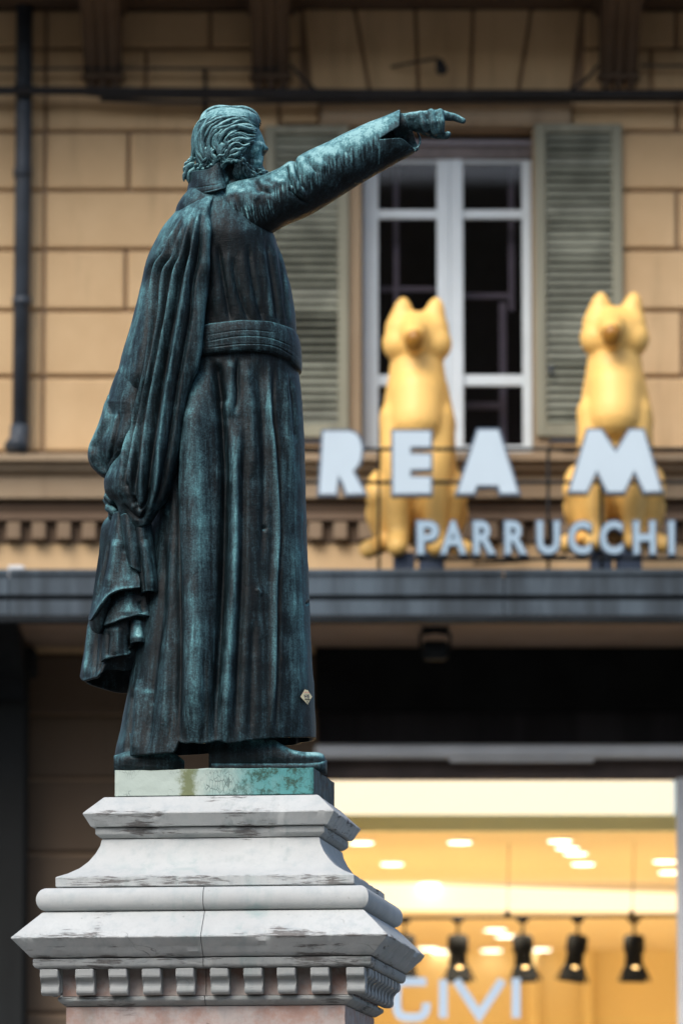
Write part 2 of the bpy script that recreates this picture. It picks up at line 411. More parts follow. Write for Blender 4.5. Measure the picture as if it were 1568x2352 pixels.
# tall double casement window, set back in the wall
YF = YW + .18
win = bpy.data.objects.new('window', None); COL.objects.link(win); win.parent = house; win.location = Vector((bx(1026), YF, bz(1040))) - house.location
def wpart(name, x0, x1, y0, y1, Y0=YF, Y1=YF+.06, mat=WHITE, bev=.006):
    return box(name, bx(x0, YF), bx(x1, YF), Y0, Y1, bz(y1, YF), bz(y0, YF), mat, win, bev)
wpart('roller_box', 824, 1232, 324, 336, YF-.05, YF+.1, INNER); wpart('roller_box', 824, 1232, 338, 366, YF-.02, YF+.1, plain('roller_box_paint', (.16,.135,.13), .6))
wpart('stile', 833, 869, 367, 1046); wpart('stile', 1201, 1223, 367, 1046)
wpart('stile', 1004, 1034, 367, 1046, YF-.012, YF+.06); wpart('stile', 1034.5, 1065, 367, 1046, YF-.018, YF+.06)
for a, b in ((869, 1004), (1065, 1201)):
    wpart('bottom_rail', a, b, 1022, 1046, YF+.006); wpart('top_rail', a, b, 367, 375, YF+.006)
    wpart('glazing_bar', a, b, 481, 502, YF+.008); wpart('glazing_bar', a, b, 860, 886, YF+.008)
    for y0, y1 in ((375, 481), (502, 860), (886, 1022)): wpart('pane', a, b, y0, y1, YF+.026, YF+.030, WGLASS, 0)
# inner window behind the panes
wpart('inner_frame', 905, 917, 367, 1040, YF+.24, YF+.28, INNER); wpart('inner_frame', 1172, 1186, 367, 700, YF+.24, YF+.28, INNER)
wpart('inner_frame', 868, 1006, 640, 652, YF+.3, YF+.33, INNER); wpart('inner_frame', 1062, 1180, 655, 668, YF+.3, YF+.33, INNER)
wpart('inner_frame', 1150, 1168, 672, 1040, YF+.34, YF+.38, INNER); wpart('inner_frame', 1062, 1150, 905, 922, YF+.34, YF+.37, INNER)
wpart('inner_frame', 868, 890, 885, 905, YF+.34, YF+.37, INNER)
# dark room behind
for nm, a in (('room_wall', (700, 1360, 200, 1150, YW+2.4, YW+2.5)), ('room_wall', (690, 700, 200, 1150, YW+.4, YW+2.5)), ('room_wall', (1360, 1370, 200, 1150, YW+.4, YW+2.5)), ('room_ceiling', (690, 1370, 190, 200, YW+.4, YW+2.5)), ('room_floor', (690, 1370, 1150, 1160, YW+.4, YW+2.5))):
    wallbox(*a, ROOM, nm)
# louvred shutters
def shutter(x0, x1, y0, y1):
    s = bpy.data.objects.new('shutter', None); COL.objects.link(s); s.parent = house; Ys = YW - .07
    s.location = Vector((bx((x0+x1)/2), Ys, bz(y1))) - house.location
    X0, X1, Z0, Z1 = bx(x0, Ys), bx(x1, Ys), bz(y1, Ys), bz(y0, Ys); w = .072
    box('stile', X0, X0+w, Ys, Ys+.045, Z0, Z1, SHUTF, s, .005); box('stile', X1-w, X1, Ys, Ys+.045, Z0, Z1, SHUTF, s, .005)
    box('rail', X0+w, X1-w, Ys+.003, Ys+.043, Z1-.06, Z1, SHUTF, s, .004); box('rail', X0+w, X1-w, Ys+.003, Ys+.043, Z0, Z0+.09, SHUTF, s, .004)
    box('gap_shade_sheet', X0+.01, X1-.01, Ys+.05, Ys+.055, Z0+.01, Z1-.01, METALD, s, 0)  # dark sheet added as the shade in the slat gaps
    n = 36; tilt = 0; pitch = (Z1 - .06 - Z0 - .09) / n; me = None
    for i in range(n):
        z = Z0 + .09 + pitch * (i + .5)
        if me is None:
            h = pitch * .44; me = mesh('slat', [(X0+w, -.018, -h), (X1-w, -.018, -h), (X1-w, .016, h), (X0+w, .016, h), (X0+w, -.012, -h-.004), (X1-w, -.012, -h-.004), (X1-w, .022, h-.004), (X0+w, .022, h-.004)], [(0,1,2,3),(7,6,5,4),(0,4,5,1),(2,6,7,3),(0,3,7,4),(1,5,6,2)]); me.materials.append(SHUT)
        o = bpy.data.objects.new('slat', me); COL.objects.link(o); adopt(o, s); o.location.z += z; o.location.y += Ys + .024
        tilt = .7*tilt + random.gauss(0, .16); o.rotation_euler.x = max(-.6, min(.6, tilt))
    tube('latch', [(X0+w+.03, Ys-.02, Z0+.42), (X0+w+.03, Ys-.02, Z0+.5)], .012, PIPE, s)
    box('shutter_stay', X0+w+.02, X1-w-.04, Ys-.02, Ys+.01, Z0-.05, Z0-.02, PIPE, s, .003)
shutter(1232, 1433, 284, 1002); shutter(606, 800, 288, 1004)
# string course with moulding, frieze and dentils
def bprof(pts): return [(-o, float(P(784, y, YW - o)[2])) for o, y in pts]
prism('string_course', bprof([(-.05, 1040), (.22, 1044), (.22, 1058), (.17, 1066), (.16, 1078), (.12, 1090), (.10, 1094), (.10, 1144), (.08, 1148), (-.05, 1150)]), lambda a, b, d: (d, YW + a, b), bx(-900), bx(2500), TRIM, house, .003)
prism('frieze_moulding', bprof([(-.02, 1151), (.05, 1158), (.03, 1178), (.08, 1190), (.08, 1196), (-.02, 1198)]), lambda a, b, d: (d, YW + a, b), bx(-900), bx(2500), CONSOLE, house, .003)
prism('dentil_band', bprof([(-.02, 1199), (.02, 1199), (.02, 1246), (-.02, 1248)]), lambda a, b, d: (d, YW + a, b), bx(-900), bx(2500), CONSOLE, house, 0)
dm = None
for k in range(-3, 32):
    x = 18 + 57.5 * k; X = bx(x + 16)
    if dm is None:
        o = box('dentil', -.048, .048, YW-.10, YW-.02+.005, bz(1238, YW-.1), bz(1199.5, YW-.1), facade_mat('dentil_stone', (.27, .20, .135), .5), house, .006); dm = o.data
    else:
        o = bpy.data.objects.new('dentil', dm); COL.objects.link(o); adopt(o, house)
    o.location.x += X
wallbox(-900, 2500, 1249, 1500, YW-.005, YW+.03, WALL)
# balcony overhead, carried on scroll consoles
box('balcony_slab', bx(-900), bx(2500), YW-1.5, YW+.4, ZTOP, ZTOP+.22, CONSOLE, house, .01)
box('balcony_edge', bx(-900), bx(2500), YW-1.57, YW-1.5, ZTOP+.06, ZTOP+.26, TRIM, house, .01)
box('upper_wall', bx(-900), bx(2500), YW, YW+.4, ZTOP+.22, ZTOP+7, WALL, house, 0)
zc = lambda y: bz(y)
def console(xc, w=88):
    z0, z1 = bz(176), ZTOP - .004
    h = z1 - z0; pts = []
    for t in np.linspace(0, 1, 22):
        out = .10 + 1.2 * (t ** 1.7) + .05 * math.sin(t * math.pi * 2.2)
        pts.append((-out, z0 + h * t))
    poly = [(.0, z0)] + pts + [(.0, z1)]
    c = prism('console', poly, lambda a, b, d: (d, YW - .012 + a, b), bx(xc - w/2), bx(xc + w/2), CONSOLE, house, 0)
    rib = [(-o_ - .03, z) for o_, z in ((-p[0], p[1]) for p in pts)]
    for k in (-.28, 0, .28):
        prism('console_rib', [(a + .06, b) for a, b in rib][::-1] + rib, lambda a, b, d: (d, YW - .012 + a, b), bx(xc + w*(k - .09)), bx(xc + w*(k + .09)), CONSOLE, house, 0)
    box('console_cap', bx(xc - w*.62), bx(xc + w*.62), YW-1.4, YW-.013, ZTOP-.05, ZTOP-.006, CONSOLE, house, .008)
    box('console_foot', bx(xc - w*.55), bx(xc + w*.55), YW-.14, YW-.013, bz(190), bz(177), CONSOLE, house, .008)
    for k in (-.33, 0, .33): box('console_drop', bx(xc + w*(k-.12)), bx(xc + w*(k+.12)), YW-.10, YW-.013, bz(206), bz(190.5), CONSOLE, house, .01)
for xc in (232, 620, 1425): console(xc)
# lower storey: piers and cladding under the canopy
ZC = bz(1490)
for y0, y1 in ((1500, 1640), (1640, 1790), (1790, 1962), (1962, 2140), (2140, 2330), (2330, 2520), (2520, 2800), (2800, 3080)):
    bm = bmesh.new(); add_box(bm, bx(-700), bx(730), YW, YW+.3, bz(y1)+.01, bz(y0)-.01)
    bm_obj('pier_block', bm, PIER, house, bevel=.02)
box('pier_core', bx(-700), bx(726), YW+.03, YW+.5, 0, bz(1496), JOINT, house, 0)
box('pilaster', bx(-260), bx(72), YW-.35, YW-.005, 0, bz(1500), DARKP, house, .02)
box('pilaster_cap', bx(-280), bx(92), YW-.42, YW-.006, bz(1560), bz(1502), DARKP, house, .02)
wallbox(724, 2500, 1488, 1630, YW-.02, YW+.5, BLACK, 'fascia_cladding')
for x in (1050, 1380, 1800): wallbox(x, x+2, 1500, 1626, YW-.026, YW-.019, METALD, 'cladding_joint')

# ------------------------------------------------------------------ canopy
can = empty('street_canopy', (bx(784), YW-1.6, bz(1420)), 'long blue grey sheet metal canopy edge below the yellow dogs', 'canopy')
YC = YW - 1.6
def cprof(pts): return [(d, float(P(784, y, YC + d)[2])) for d, y in pts]
zb = float(P(784, 1419, YC)[2]); zt = float(P(784, 1306, YC)[2])
segx = [-900, -420, 22, 480, 1155, 1780, 2500]
for a, b in zip(segx[:-1], segx[1:]):
    prism('upper_fascia_sheet', cprof([(0, 1307), (-.02, 1309), (-.02, 1318), (.0, 1322), (0, 1366), (.06, 1366), (.06, 1307)]), lambda p, q, d: (d, YC + p, q), bx(a, YC)+.004, bx(b, YC)-.004, METAL, can, 0)
    prism('lower_fascia_sheet', cprof([(.02, 1378), (.02, 1412), (.08, 1412), (.08, 1378)]), lambda p, q, d: (d, YC + p, q), bx(a, YC)+.004, bx(b, YC)-.004, METAL, can, 0)
box('groove_strip', bx(-900, YC), bx(2500, YC), YC+.05, YC+.1, float(P(784, 1379, YC)[2]), float(P(784, 1365, YC)[2]), METALD, can, 0)
box('edge_shadow_rim', bx(-900, YC), bx(2500, YC), YC-.01, YC+.1, zb-.03, float(P(784, 1412.5, YC)[2]), METALD, can, .004)  # dark strip standing for the shadow line along the lower edge
box('canopy_deck', bx(-900, YC), bx(2500, YC), YC+.065, YW-.01, zt-.09, zt-.05, METALD, can, 0)
box('soffit', bx(-900, YC), bx(2500, YC), YC+.101, YW-.021, zb-.005, zb+.03, SOFFIT, can, 0)
br = prism('canopy_bracket', [(YC+.1, zb-.006), (YW-.45, zb-.006), (YW-.45, zb-.42), (YW-.6, zb-.30)], lambda a, b, d: (d, a, b), bx(-230), bx(70), METALD, can, .004)
# small weathered box left on the canopy
tag(box('junction_box', bx(22, YC+.3), bx(60, YC+.3), YC+.2, YC+.32, zt-.05, zt+.05, ALU, None, .01), 'small white box lying on the canopy near the drainpipe', 'box')
# flood lamp under the soffit
fl = empty('flood_lamp', (bx(998, YC+.5), YC+.5, zb), 'small dark flood lamp hanging under the canopy soffit', 'lamp')
fx = bx(998, YC+.5)
box('mounting_plate', fx-.09, fx+.09, YC+.42, YC+.58, zb-.03, zb-.007, METALD, fl)
tube('yoke', [(fx-.1, YC+.5, zb-.16), (fx-.1, YC+.5, zb-.05), (fx, YC+.5, zb-.03), (fx+.1, YC+.5, zb-.05), (fx+.1, YC+.5, zb-.16)], .012, METALD, fl)
box('lamp_head', fx-.085, fx+.085, YC+.42, YC+.6, zb-.22, zb-.1, METALD, fl, .02)

# ------------------------------------------------------------------ pipes, cables, lamp on the facade
dp = empty('drainpipe', (bx(42), YW-.12, bz(1040)), 'dark blue grey drainpipe running down the wall at far left', 'pipe')
tube('pipe', [(bx(50), YW-.12, ZTOP+1.0), (bx(50), YW-.12, bz(400)), (bx(48), YW-.12, bz(1030))], .058, PIPE, dp, 20)
for y in (215, 700): tube('clamp', [(bx(49.5), YW-.12, bz(y)-.03), (bx(49.5), YW-.12, bz(y)+.03)], .068, PIPE, dp, 20)
tube('pipe_joint', [(bx(49), YW-.12, bz(415)), (bx(49), YW-.12, bz(395))], .066, PIPE, dp, 20)
tube('outlet_shoe', [(bx(48), YW-.12, bz(985)), (bx(47), YW-.13, bz(1010)), (bx(44), YW-.17, bz(1030)), (bx(38), YW-.2, bz(1042))], [.068, .07, .078, .082], PIPE, dp, 20)
def cable(pts, r, label, off=.2):
    c = curve([(x, y) for x, y in pts], 60); V = P(c[:, 0], c[:, 1], YW - off)
    return tag(tube('cable', V, r, CABLE, None, 8), label, 'cable', 'cables along the facade')
cable([(-500, 208), (0, 210), (200, 207), (420, 211), (700, 214), (1100, 216), (1600, 218), (2100, 216)], .022, 'thickest black cable of the bundle stretched above the window', .24)
cable([(-500, 200), (100, 203), (500, 206), (900, 209), (1300, 210), (2100, 208)], .014, 'thin cable lying on top of the thick bundle above the window', .22)
cable([(-500, 222), (100, 212), (250, 219), (400, 222), (900, 224), (1300, 222), (2100, 224)], .018, 'cable sagging just below the thick bundle above the window', .22)
cable([(230, 228), (420, 236), (700, 233), (1000, 231), (1400, 230), (1800, 230)], .016, 'lowest dark cable hanging under the bundle above the window', .18)
cable([(-500, 160), (60, 158), (280, 157), (560, 158), (640, 158)], .010, 'thin cable crossing the two left consoles', .16)
cable([(668, 150), (690, 175), (728, 210)], .012, 'short diagonal cable beside the middle console', .12)
cable([(1372, 150), (1350, 178), (1310, 206)], .012, 'short diagonal cable beside the right console', .12)
cable([(1470, 150), (1560, 152), (1800, 150)], .010, 'thin cable running right from the right console', .12)
tag(tube('conduit', P([470, 471, 471], [158, 200, 300], YW-.05), .013, CABLE, None, 8), 'short vertical conduit on the wall above the statue head', 'conduit')
wlp = empty('wall_lamp', (bx(1015), YW, bz(155)), 'small dark lamp on a thin arm fixed to the arch stones', 'lamp')
tube('arm', [(bx(900), YW-.05, bz(157)), (bx(960), YW-.2, bz(156)), (bx(1005), YW-.25, bz(152))], .010, CABLE, wlp)
V, F = capsules([((bx(1012, YW-.25), YW-.25, bz(144, YW-.25)), .03, (bx(1016, YW-.25), YW-.26, bz(160, YW-.25)), .042)]); link('lamp_head', mesh('lamp_head', V, F), CABLE, wlp, True)

# ------------------------------------------------------------------ shop
YS = YW + .25
shop = empty('shopfront', (bx(1140), YS, 0), 'tall glazed shopfront with lit yellow interior behind the pedestal', 'shopfront')
def spart(name, x0, x1, y0, y1, Y0, Y1, mat, bev=.004, z0=None):
    return box(name, bx(x0, Y0), bx(x1, Y0), Y0, Y1, bz(y1, Y0) if z0 is None else z0, bz(y0, Y0), mat, shop, bev)
spart('roller_fabric', 722, 2500, 1622, 1709, YW+.12, YW+.16, FABRIC, 0)
spart('roller_bar', 722, 2500, 1708, 1740, YW-.04, YW+.11, ALU, .02)
spart('roller_guide', 1030, 1360, 1740, 1750, YW-.02, YW+.06, ALU, .01)
spart('head_frame', 722, 2500, 1741, 1790, YW+.14, YW+.24, BROWN, .006)
spart('mullion', 1547, 1575, 1786, 3059, YW+.12, YW+.24, ALU, .01, 0)
spart('jamb', 720, 748, 1741, 3059, YW+.10, YW+.26, METALD, .006, 0)
spart('jamb', 2300, 2330, 1741, 3059, YW+.10, YW+.26, METALD, .006, 0)
for a, b in ((748, 1547), (1575, 2300)): spart('shop_pane', a, b, 1789, 3059, YW+.19, YW+.196, SGLASS, 0, .05)
# interior
def Zs(y, Y): return bz(y, Y)
YA, YB, YD = 40.6, 45.3, 50.0
XL, XR = bx(560, 40), bx(2300, 40)
zA = Zs(1910, YA); zB2 = Zs(2093, YB)
box('ceiling', XL, XR, YA, YB, zA, zA+.05, SHOPC, shop, 0)
box('rear_ceiling', XL, XR, YB+.06, YD, zB2, zB2+.05, SHOPC, shop, 0)
box('back_wall', XL, XR, YD, YD+.1, 0, zB2+.5, SHOPW, shop, 0)
box('side_wall', XL-.1, XL, YW+.5, YD, 0, 8, SHOPW, shop, 0); box('side_wall', XR, XR+.1, YW+.5, YD, 0, 8, SHOPW, shop, 0)
box('shop_floor', XL, XR, YW+.3, YD, .004, .03, SHOPF, shop, 0)
box('light_panel', bx(600, YA), bx(1538, YA), YA-.03, YA, Zs(1872, YA), Zs(1788, YA), COVE, shop, 0)
box('bulkhead', XL, XR, YA-.05, YA-.001, zA-.001, Zs(1873, YA), GREENB, shop, 0)
box('front_ceiling', XL, XR, YW+.3, YA-.05, Zs(1789, YA), Zs(1789, YA)+.05, SHOPC, shop, 0)
cv = [(560, 2022), (900, 2026), (1150, 2036), (1400, 2046), (1700, 2056), (2200, 2060)]
cvb = [(560, 2082), (900, 2090), (1150, 2092), (1400, 2094), (1700, 2096), (2200, 2096)]
prism('lit_cove', [(bx(x, YB), Zs(y, YB)) for x, y in cv] + [(bx(x, YB), Zs(y, YB)) for x, y in cvb[::-1]], lambda a, b, d: (a, d, b), YB, YB+.05, COVE2, shop, 0)
box('cove_back', XL, XR, YB+.051, YB+.058, zB2-.02, zA+.1, SHOPC, shop, 0)
box('wall_pilaster', bx(1205, YD-.2), bx(1230, YD-.2), YD-.2, YD-.002, 0, zB2, SHOPW, shop, .01)
box('wall_pilaster', bx(1330, YD-.2), bx(1352, YD-.2), YD-.2, YD-.002, 0, zB2, SHOPW, shop, .01)
# downlights in the ceilings
def dlight(x, y, z, where, r=.07):
    a = (3059.0 - y)                      # distance from the eye line
    d = (z - CAMZ); 
    b = CY - y; Y = d * (FPX*cp - b*sp) / (FPX*sp + b*cp)
    X = float(P(x, y, Y)[0])
    t = empty('downlight', (X, Y, z), where, 'ceiling light', 'downlights in the shop ceiling')
    V, F = tube_arrays([(X, Y, z+.0), (X, Y, z-.012)], r*1.12, 20); link('trim_ring', mesh('trim_ring', V, F), plainring, t, False)
    V, F = tube_arrays([(X, Y, z-.0125), (X, Y, z-.02)], r, 20); link('lens', mesh('lens', V, F), LAMP, t, False)
    return X, Y
plainring = plain('downlight_ring', (.75, .7, .6), .5, .02)
fr = [(830, 1932, 'downlight nearest the pedestal, touching its upper moulding'), (900, 1981, 'second downlight of the row running back from the pedestal'), (985, 2027, 'downlight at the cove end of the row from the pedestal'), (1055, 1931, 'lone downlight in the middle of the front ceiling'),
      (1285, 1928, 'front downlight of the tight cluster of three'), (1302, 1944, 'middle downlight of the tight cluster of three'), (1321, 1957, 'rear downlight of the tight cluster of three'), (1338, 1981, 'downlight just behind the cluster of three'), (1398, 2036, 'downlight touching the white cove right of centre'),
      (1525, 1975, 'downlight beside the right metal mullion'), (1537, 2000, 'downlight half hidden behind the right metal mullion')]
LP = [dlight(x, y, zA, w, .085) for x, y, w in fr]
rr = [(1137, 2133, 'brightest downlight of the rear ceiling above the spotlights'), (1162, 2147, 'downlight just right of the brightest rear downlight'), (983, 2176, 'left downlight of the rear pair by the cornice'), (1013, 2182, 'right downlight of the rear pair by the cornice'), (1128, 2180, 'rear downlight between the first two full spotlights'), (1240, 2178, 'rear downlight right of the second spotlight')]
LP2 = [dlight(x, y, zB2, w, .09) for x, y, w in rr]
def spotlamp(X, Y, z, e):
    L = bpy.data.lights.new('downlight_beam', 'SPOT'); L.energy = e; L.spot_size = math.radians(150); L.spot_blend = .6; L.shadow_soft_size = .06; L.color = (1, .87, .64)
    o = bpy.data.objects.new('downlight_beam', L); COL.objects.link(o); o.location = (X, Y, z - .05); o['label'] = 'beam of a shop downlight'
for i, (X, Y) in enumerate(LP):
    if i in (1, 3, 5, 7, 9): spotlamp(X, Y, zA, 185)
for i, (X, Y) in enumerate(LP2):
    if i in (0, 1): spotlamp(X, Y, zB2, 55)
# track with spotlights
YT = 41.6
trk = empty('lighting_track', (bx(1230, YT), YT, bz(2106, YT)), 'thin black lighting track hung on wires across the shop window', 'track')
tube('track_bar', P([700, 1540, 2200], [2110, 2103.5, 2098], YT), .012, SPOT, trk, 8)
for x in (1165, 1450, 760): tube('wire', [PV(x, 2104, YT), Vector((bx(x, YT), YT, zA))], .003, SPOT, trk, 6); tube('wire_clip', [PV(x, 2104, YT), PV(x, 2088, YT)], [.03, .008], SPOT, trk, 8)
def spotlight(x, tilt, label, flare=1.0):
    X = bx(x, YT); z = bz(2106, YT)
    t = empty('track_spotlight', (X, YT, z), label, 'spotlight', 'spotlights on the shop track')
    def L(a, b, c): ca, sa = math.cos(tilt), math.sin(tilt); zz = c + .16; return (X + a*ca + zz*sa*1.0, YT + b, z - .16 + zz*ca - a*sa)
    tube('adapter', [(X, YT, z-.012), (X, YT, z-.045)], [.055, .03], SPOT, t, 8)
    tube('stem', [(X, YT, z-.04), (X, YT, z-.16)], .010, SPOT, t, 8)
    tube('yoke', [L(-.07, 0, -.26), L(-.07, 0, -.15), L(0, 0, -.13), L(.07, 0, -.15), L(.07, 0, -.26)], .008, SPOT, t, 6)
    tube('lamp_body', [L(0, 0, -.13), L(0, 0, -.14), L(0, 0, -.25), L(0, 0, -.255), L(0, 0, -.36)], [.05, .066, .07, .062, .066], SPOT, t, 20)
    tube('bulb', [L(.01, -.07, -.37), L(.01, -.072, -.385)], [.024, .026], LAMPO, t, 10)
    q = .36; w0, w1, d0, d1 = .068, .125*flare, -.36, -.47
    for s_, (ax, ay) in zip(range(4), ((1, 0), (-1, 0), (0, 1), (0, -1))):
        if ax: pts = [L(ax*w0, -w0, d0), L(ax*w0, w0, d0), L(ax*w1, w1*.8, d1), L(ax*w1, -w1*.8, d1)]
        else: pts = [L(-w0, ay*w0, d0), L(w0, ay*w0, d0), L(w1*.8, ay*w1, d1), L(-w1*.8, ay*w1, d1)]
        o = link('barn_door', mesh('barn_door', pts, [(0,1,2,3)]), SPOT, t); m = o.modifiers.new('thickness', 'SOLIDIFY'); m.thickness = .005
spotlight(928, .02, 'leftmost black spotlight, half hidden behind the stone cornice', .9)
spotlight(1048, .0, 'black spotlight first in full view right of the cornice', 1.0)
spotlight(1195, -.03, 'black spotlight above the last window letter', 1.0)
spotlight(1320, .16, 'tilted black spotlight, third in full view on the track', 1.0)
spotlight(1448, .02, 'rightmost black spotlight near the metal mullion', .95)
# lettering on the shop glass
let = empty('window_lettering', (bx(1050, YW+.17), YW+.17, bz(2350, YW+.17)), 'pale blue letters CIVI on the shop glass', 'lettering')
YL = YW + .165
def c6(x, y): return 881.8 + x * .2422, 2021 + y * .2422
def wl_(pts, name='letter', corner=False):
    p = np.array([c6(*q) for q in pts]); p = curve(p, 40) if not corner else p
    V = P(p[:, 0], p[:, 1], YL)
    bm = bmesh.new(); r = .030
    n = len(V); L = []
    for i in range(n):
        d = V[min(i+1, n-1)] - V[max(i-1, 0)]; d /= np.linalg.norm(d); nn = np.array([-d[2], 0, d[0]])
        if corner and 0 < i < n-1:
            d1 = V[i]-V[i-1]; d2 = V[i+1]-V[i]; d1 /= np.linalg.norm(d1); d2 /= np.linalg.norm(d2); nn = np.array([-(d1+d2)[2], 0, (d1+d2)[0]]); nn /= np.linalg.norm(nn); nn /= max(.4, abs(nn @ np.array([-d1[2], 0, d1[0]])))
        L.append([bm.verts.new(V[i] + nn*r*s + np.array([0, e, 0])) for s, e in ((-1, 0), (1, 0), (1, .012), (-1, .012))])
    for i in range(n-1):
        for j in range(4): bm.faces.new([L[i][j], L[i][(j+1)%4], L[i+1][(j+1)%4], L[i+1][j]])
    bm.faces.new(L[0]); bm.faces.new(L[-1])
    return bm_obj(name, bm, TUBEB, let)
wl_([(400, 965), (330, 966), (220, 966), (150, 970), (122, 1010), (120, 1080), (118, 1150), (122, 1220), (145, 1280), (200, 1302), (270, 1305), (340, 1298), (385, 1260), (398, 1210), (398, 1165)])
wl_([(560, 945), (560, 1310)], corner=True); wl_([(680, 950), (900, 1285), (1120, 950)], corner=True); wl_([(1250, 930), (1250, 1310)], corner=True)

# ------------------------------------------------------------------ big sign letters
sg = empty('shop_sign', (bx(1140, YC), YC+.05, zt), 'large pale letters R E A M on thin rails in front of the yellow dogs', 'sign')
YG = YC + .12
def c7(x, y): return 673.6 + x * .5702, 612.4 + y * .5702
def shrink(poly, d):
    p = np.array(poly, float); a = sum(p[i][0]*p[(i+1)%len(p)][1] - p[(i+1)%len(p)][0]*p[i][1] for i in range(len(p)))
    s = 1 if a > 0 else -1; q = []
    for i in range(len(p)):
        d1 = p[i]-p[i-1]; d2 = p[(i+1)%len(p)]-p[i]; d1 /= np.linalg.norm(d1); d2 /= np.linalg.norm(d2)
        n1 = np.array([-d1[1], d1[0]])*s; n2 = np.array([-d2[1], d2[0]])*s; b = n1+n2; b /= max(np.linalg.norm(b), 1e-6); q.append(p[i] + b*d/max(.5, b@n1))
    return [tuple(v) for v in q]
def biglet(poly, ch):
    w = [(bx(c7(x, y)[0], YG), bz(c7(x, y)[1], YG)) for x, y in poly]
    o = prism('letter', w, lambda a, b, d: (a, d, b), YG, YG+.10, LSIDE, sg, 0); o['label'] = 'sign letter ' + ch
    f = prism('letter_face', shrink(w, .016), lambda a, b, d: (a, d, b), YG-.006, YG-.0005, LFACE, o, 0)
biglet([(112, 655), (225, 655), (255, 664), (275, 690), (285, 730), (281, 775), (268, 805), (250, 825), (302, 922), (208, 925), (190, 872), (184, 858), (180, 925), (95, 925)], 'R')
biglet([(393, 655), (562, 655), (562, 734), (480, 735), (480, 747), (562, 749), (562, 824), (480, 826), (480, 839), (562, 841), (562, 922), (393, 924)], 'E')
biglet([(738, 650), (832, 650), (916, 921), (828, 922), (818, 890), (745, 890), (732, 922), (648, 922)], 'A')
biglet([(1180, 650), (1245, 650), (1298, 732), (1350, 650), (1416, 650), (1492, 912), (1408, 916), (1373, 838), (1336, 916), (1258, 916), (1222, 838), (1186, 916), (1100, 914)], 'M')
for y in (1032, 1108): tube('rail', P([690, 2100], [y, y-1], YG+.13), .013, METALD, sg, 8)
for x in (870, 1258, 1380): tube('upright', [PV(x, 1034, YG+.15), Vector((bx(x, YG+.15), YG+.15, zt-.05))], .011, METALD, sg, 8)
# second line of letters
sg2 = empty('hairdresser_sign', (bx(1245, YC), YC+.05, zt), 'row of smaller pale blue letters PARRUCCHI standing on the canopy', 'sign')
def textmesh(ch, size, offset, ext):
    c = bpy.data.curves.new('t', 'FONT'); c.body = ch; c.size = size; c.offset = offset; c.extrude = ext; c.resolution_u = 4
    o = bpy.data.objects.new('t', c); COL.objects.link(o); dg = bpy.context.evaluated_depsgraph_get(); dg.update()
    me = bpy.data.meshes.new_from_object(o.evaluated_get(dg)); bpy.data.objects.remove(o); return me
YP = YC + .06
cxs = [(982, 'P'), (1040, 'A'), (1112, 'R'), (1184, 'R'), (1258, 'U'), (1330, 'C'), (1402, 'C'), (1478, 'H'), (1540, 'I')]
def fit(me, xc, wpx, y0, y1, Yf):
    V = np.array([v.co[:] for v in me.vertices]); mn, mx = V.min(0), V.max(0)
    X0, X1 = bx(xc - wpx/2, YP), bx(xc + wpx/2, YP); Z0, Z1 = bz(y1, YP), bz(y0, YP)
    nx = X0 + (V[:,0]-mn[0])/(mx[0]-mn[0])*(X1-X0); nz = Z0 + (V[:,1]-mn[1])/(mx[1]-mn[1])*(Z1-Z0)
    for v, a, b, c in zip(me.vertices, nx, V[:,2], nz): v.co = (a, Yf - b, c)
    me.update(); return me
wd = {'P': 56, 'A': 66, 'R': 58, 'U': 58, 'C': 58, 'H': 56, 'I': 19}
for x, ch in cxs:
    o = link('letter', fit(textmesh(ch, .3, .020, .04), x, wd[ch], 1196, 1279, YP), LSIDE, sg2); o['label'] = 'small sign letter ' + ch
    link('letter_face', fit(textmesh(ch, .3, .008, .006), x, wd[ch]-8, 1200, 1275, YP-.05), LFACE2, o)
tube('base_rail', P([950, 2000], [1284, 1283], YP+.02), .012, METALD, sg2, 8)
tube('slack_cable', P([1085, 1180, 1240, 1300], [1296, 1290, 1284, 1276], YP+.06), .008, CABLE, sg2, 6)

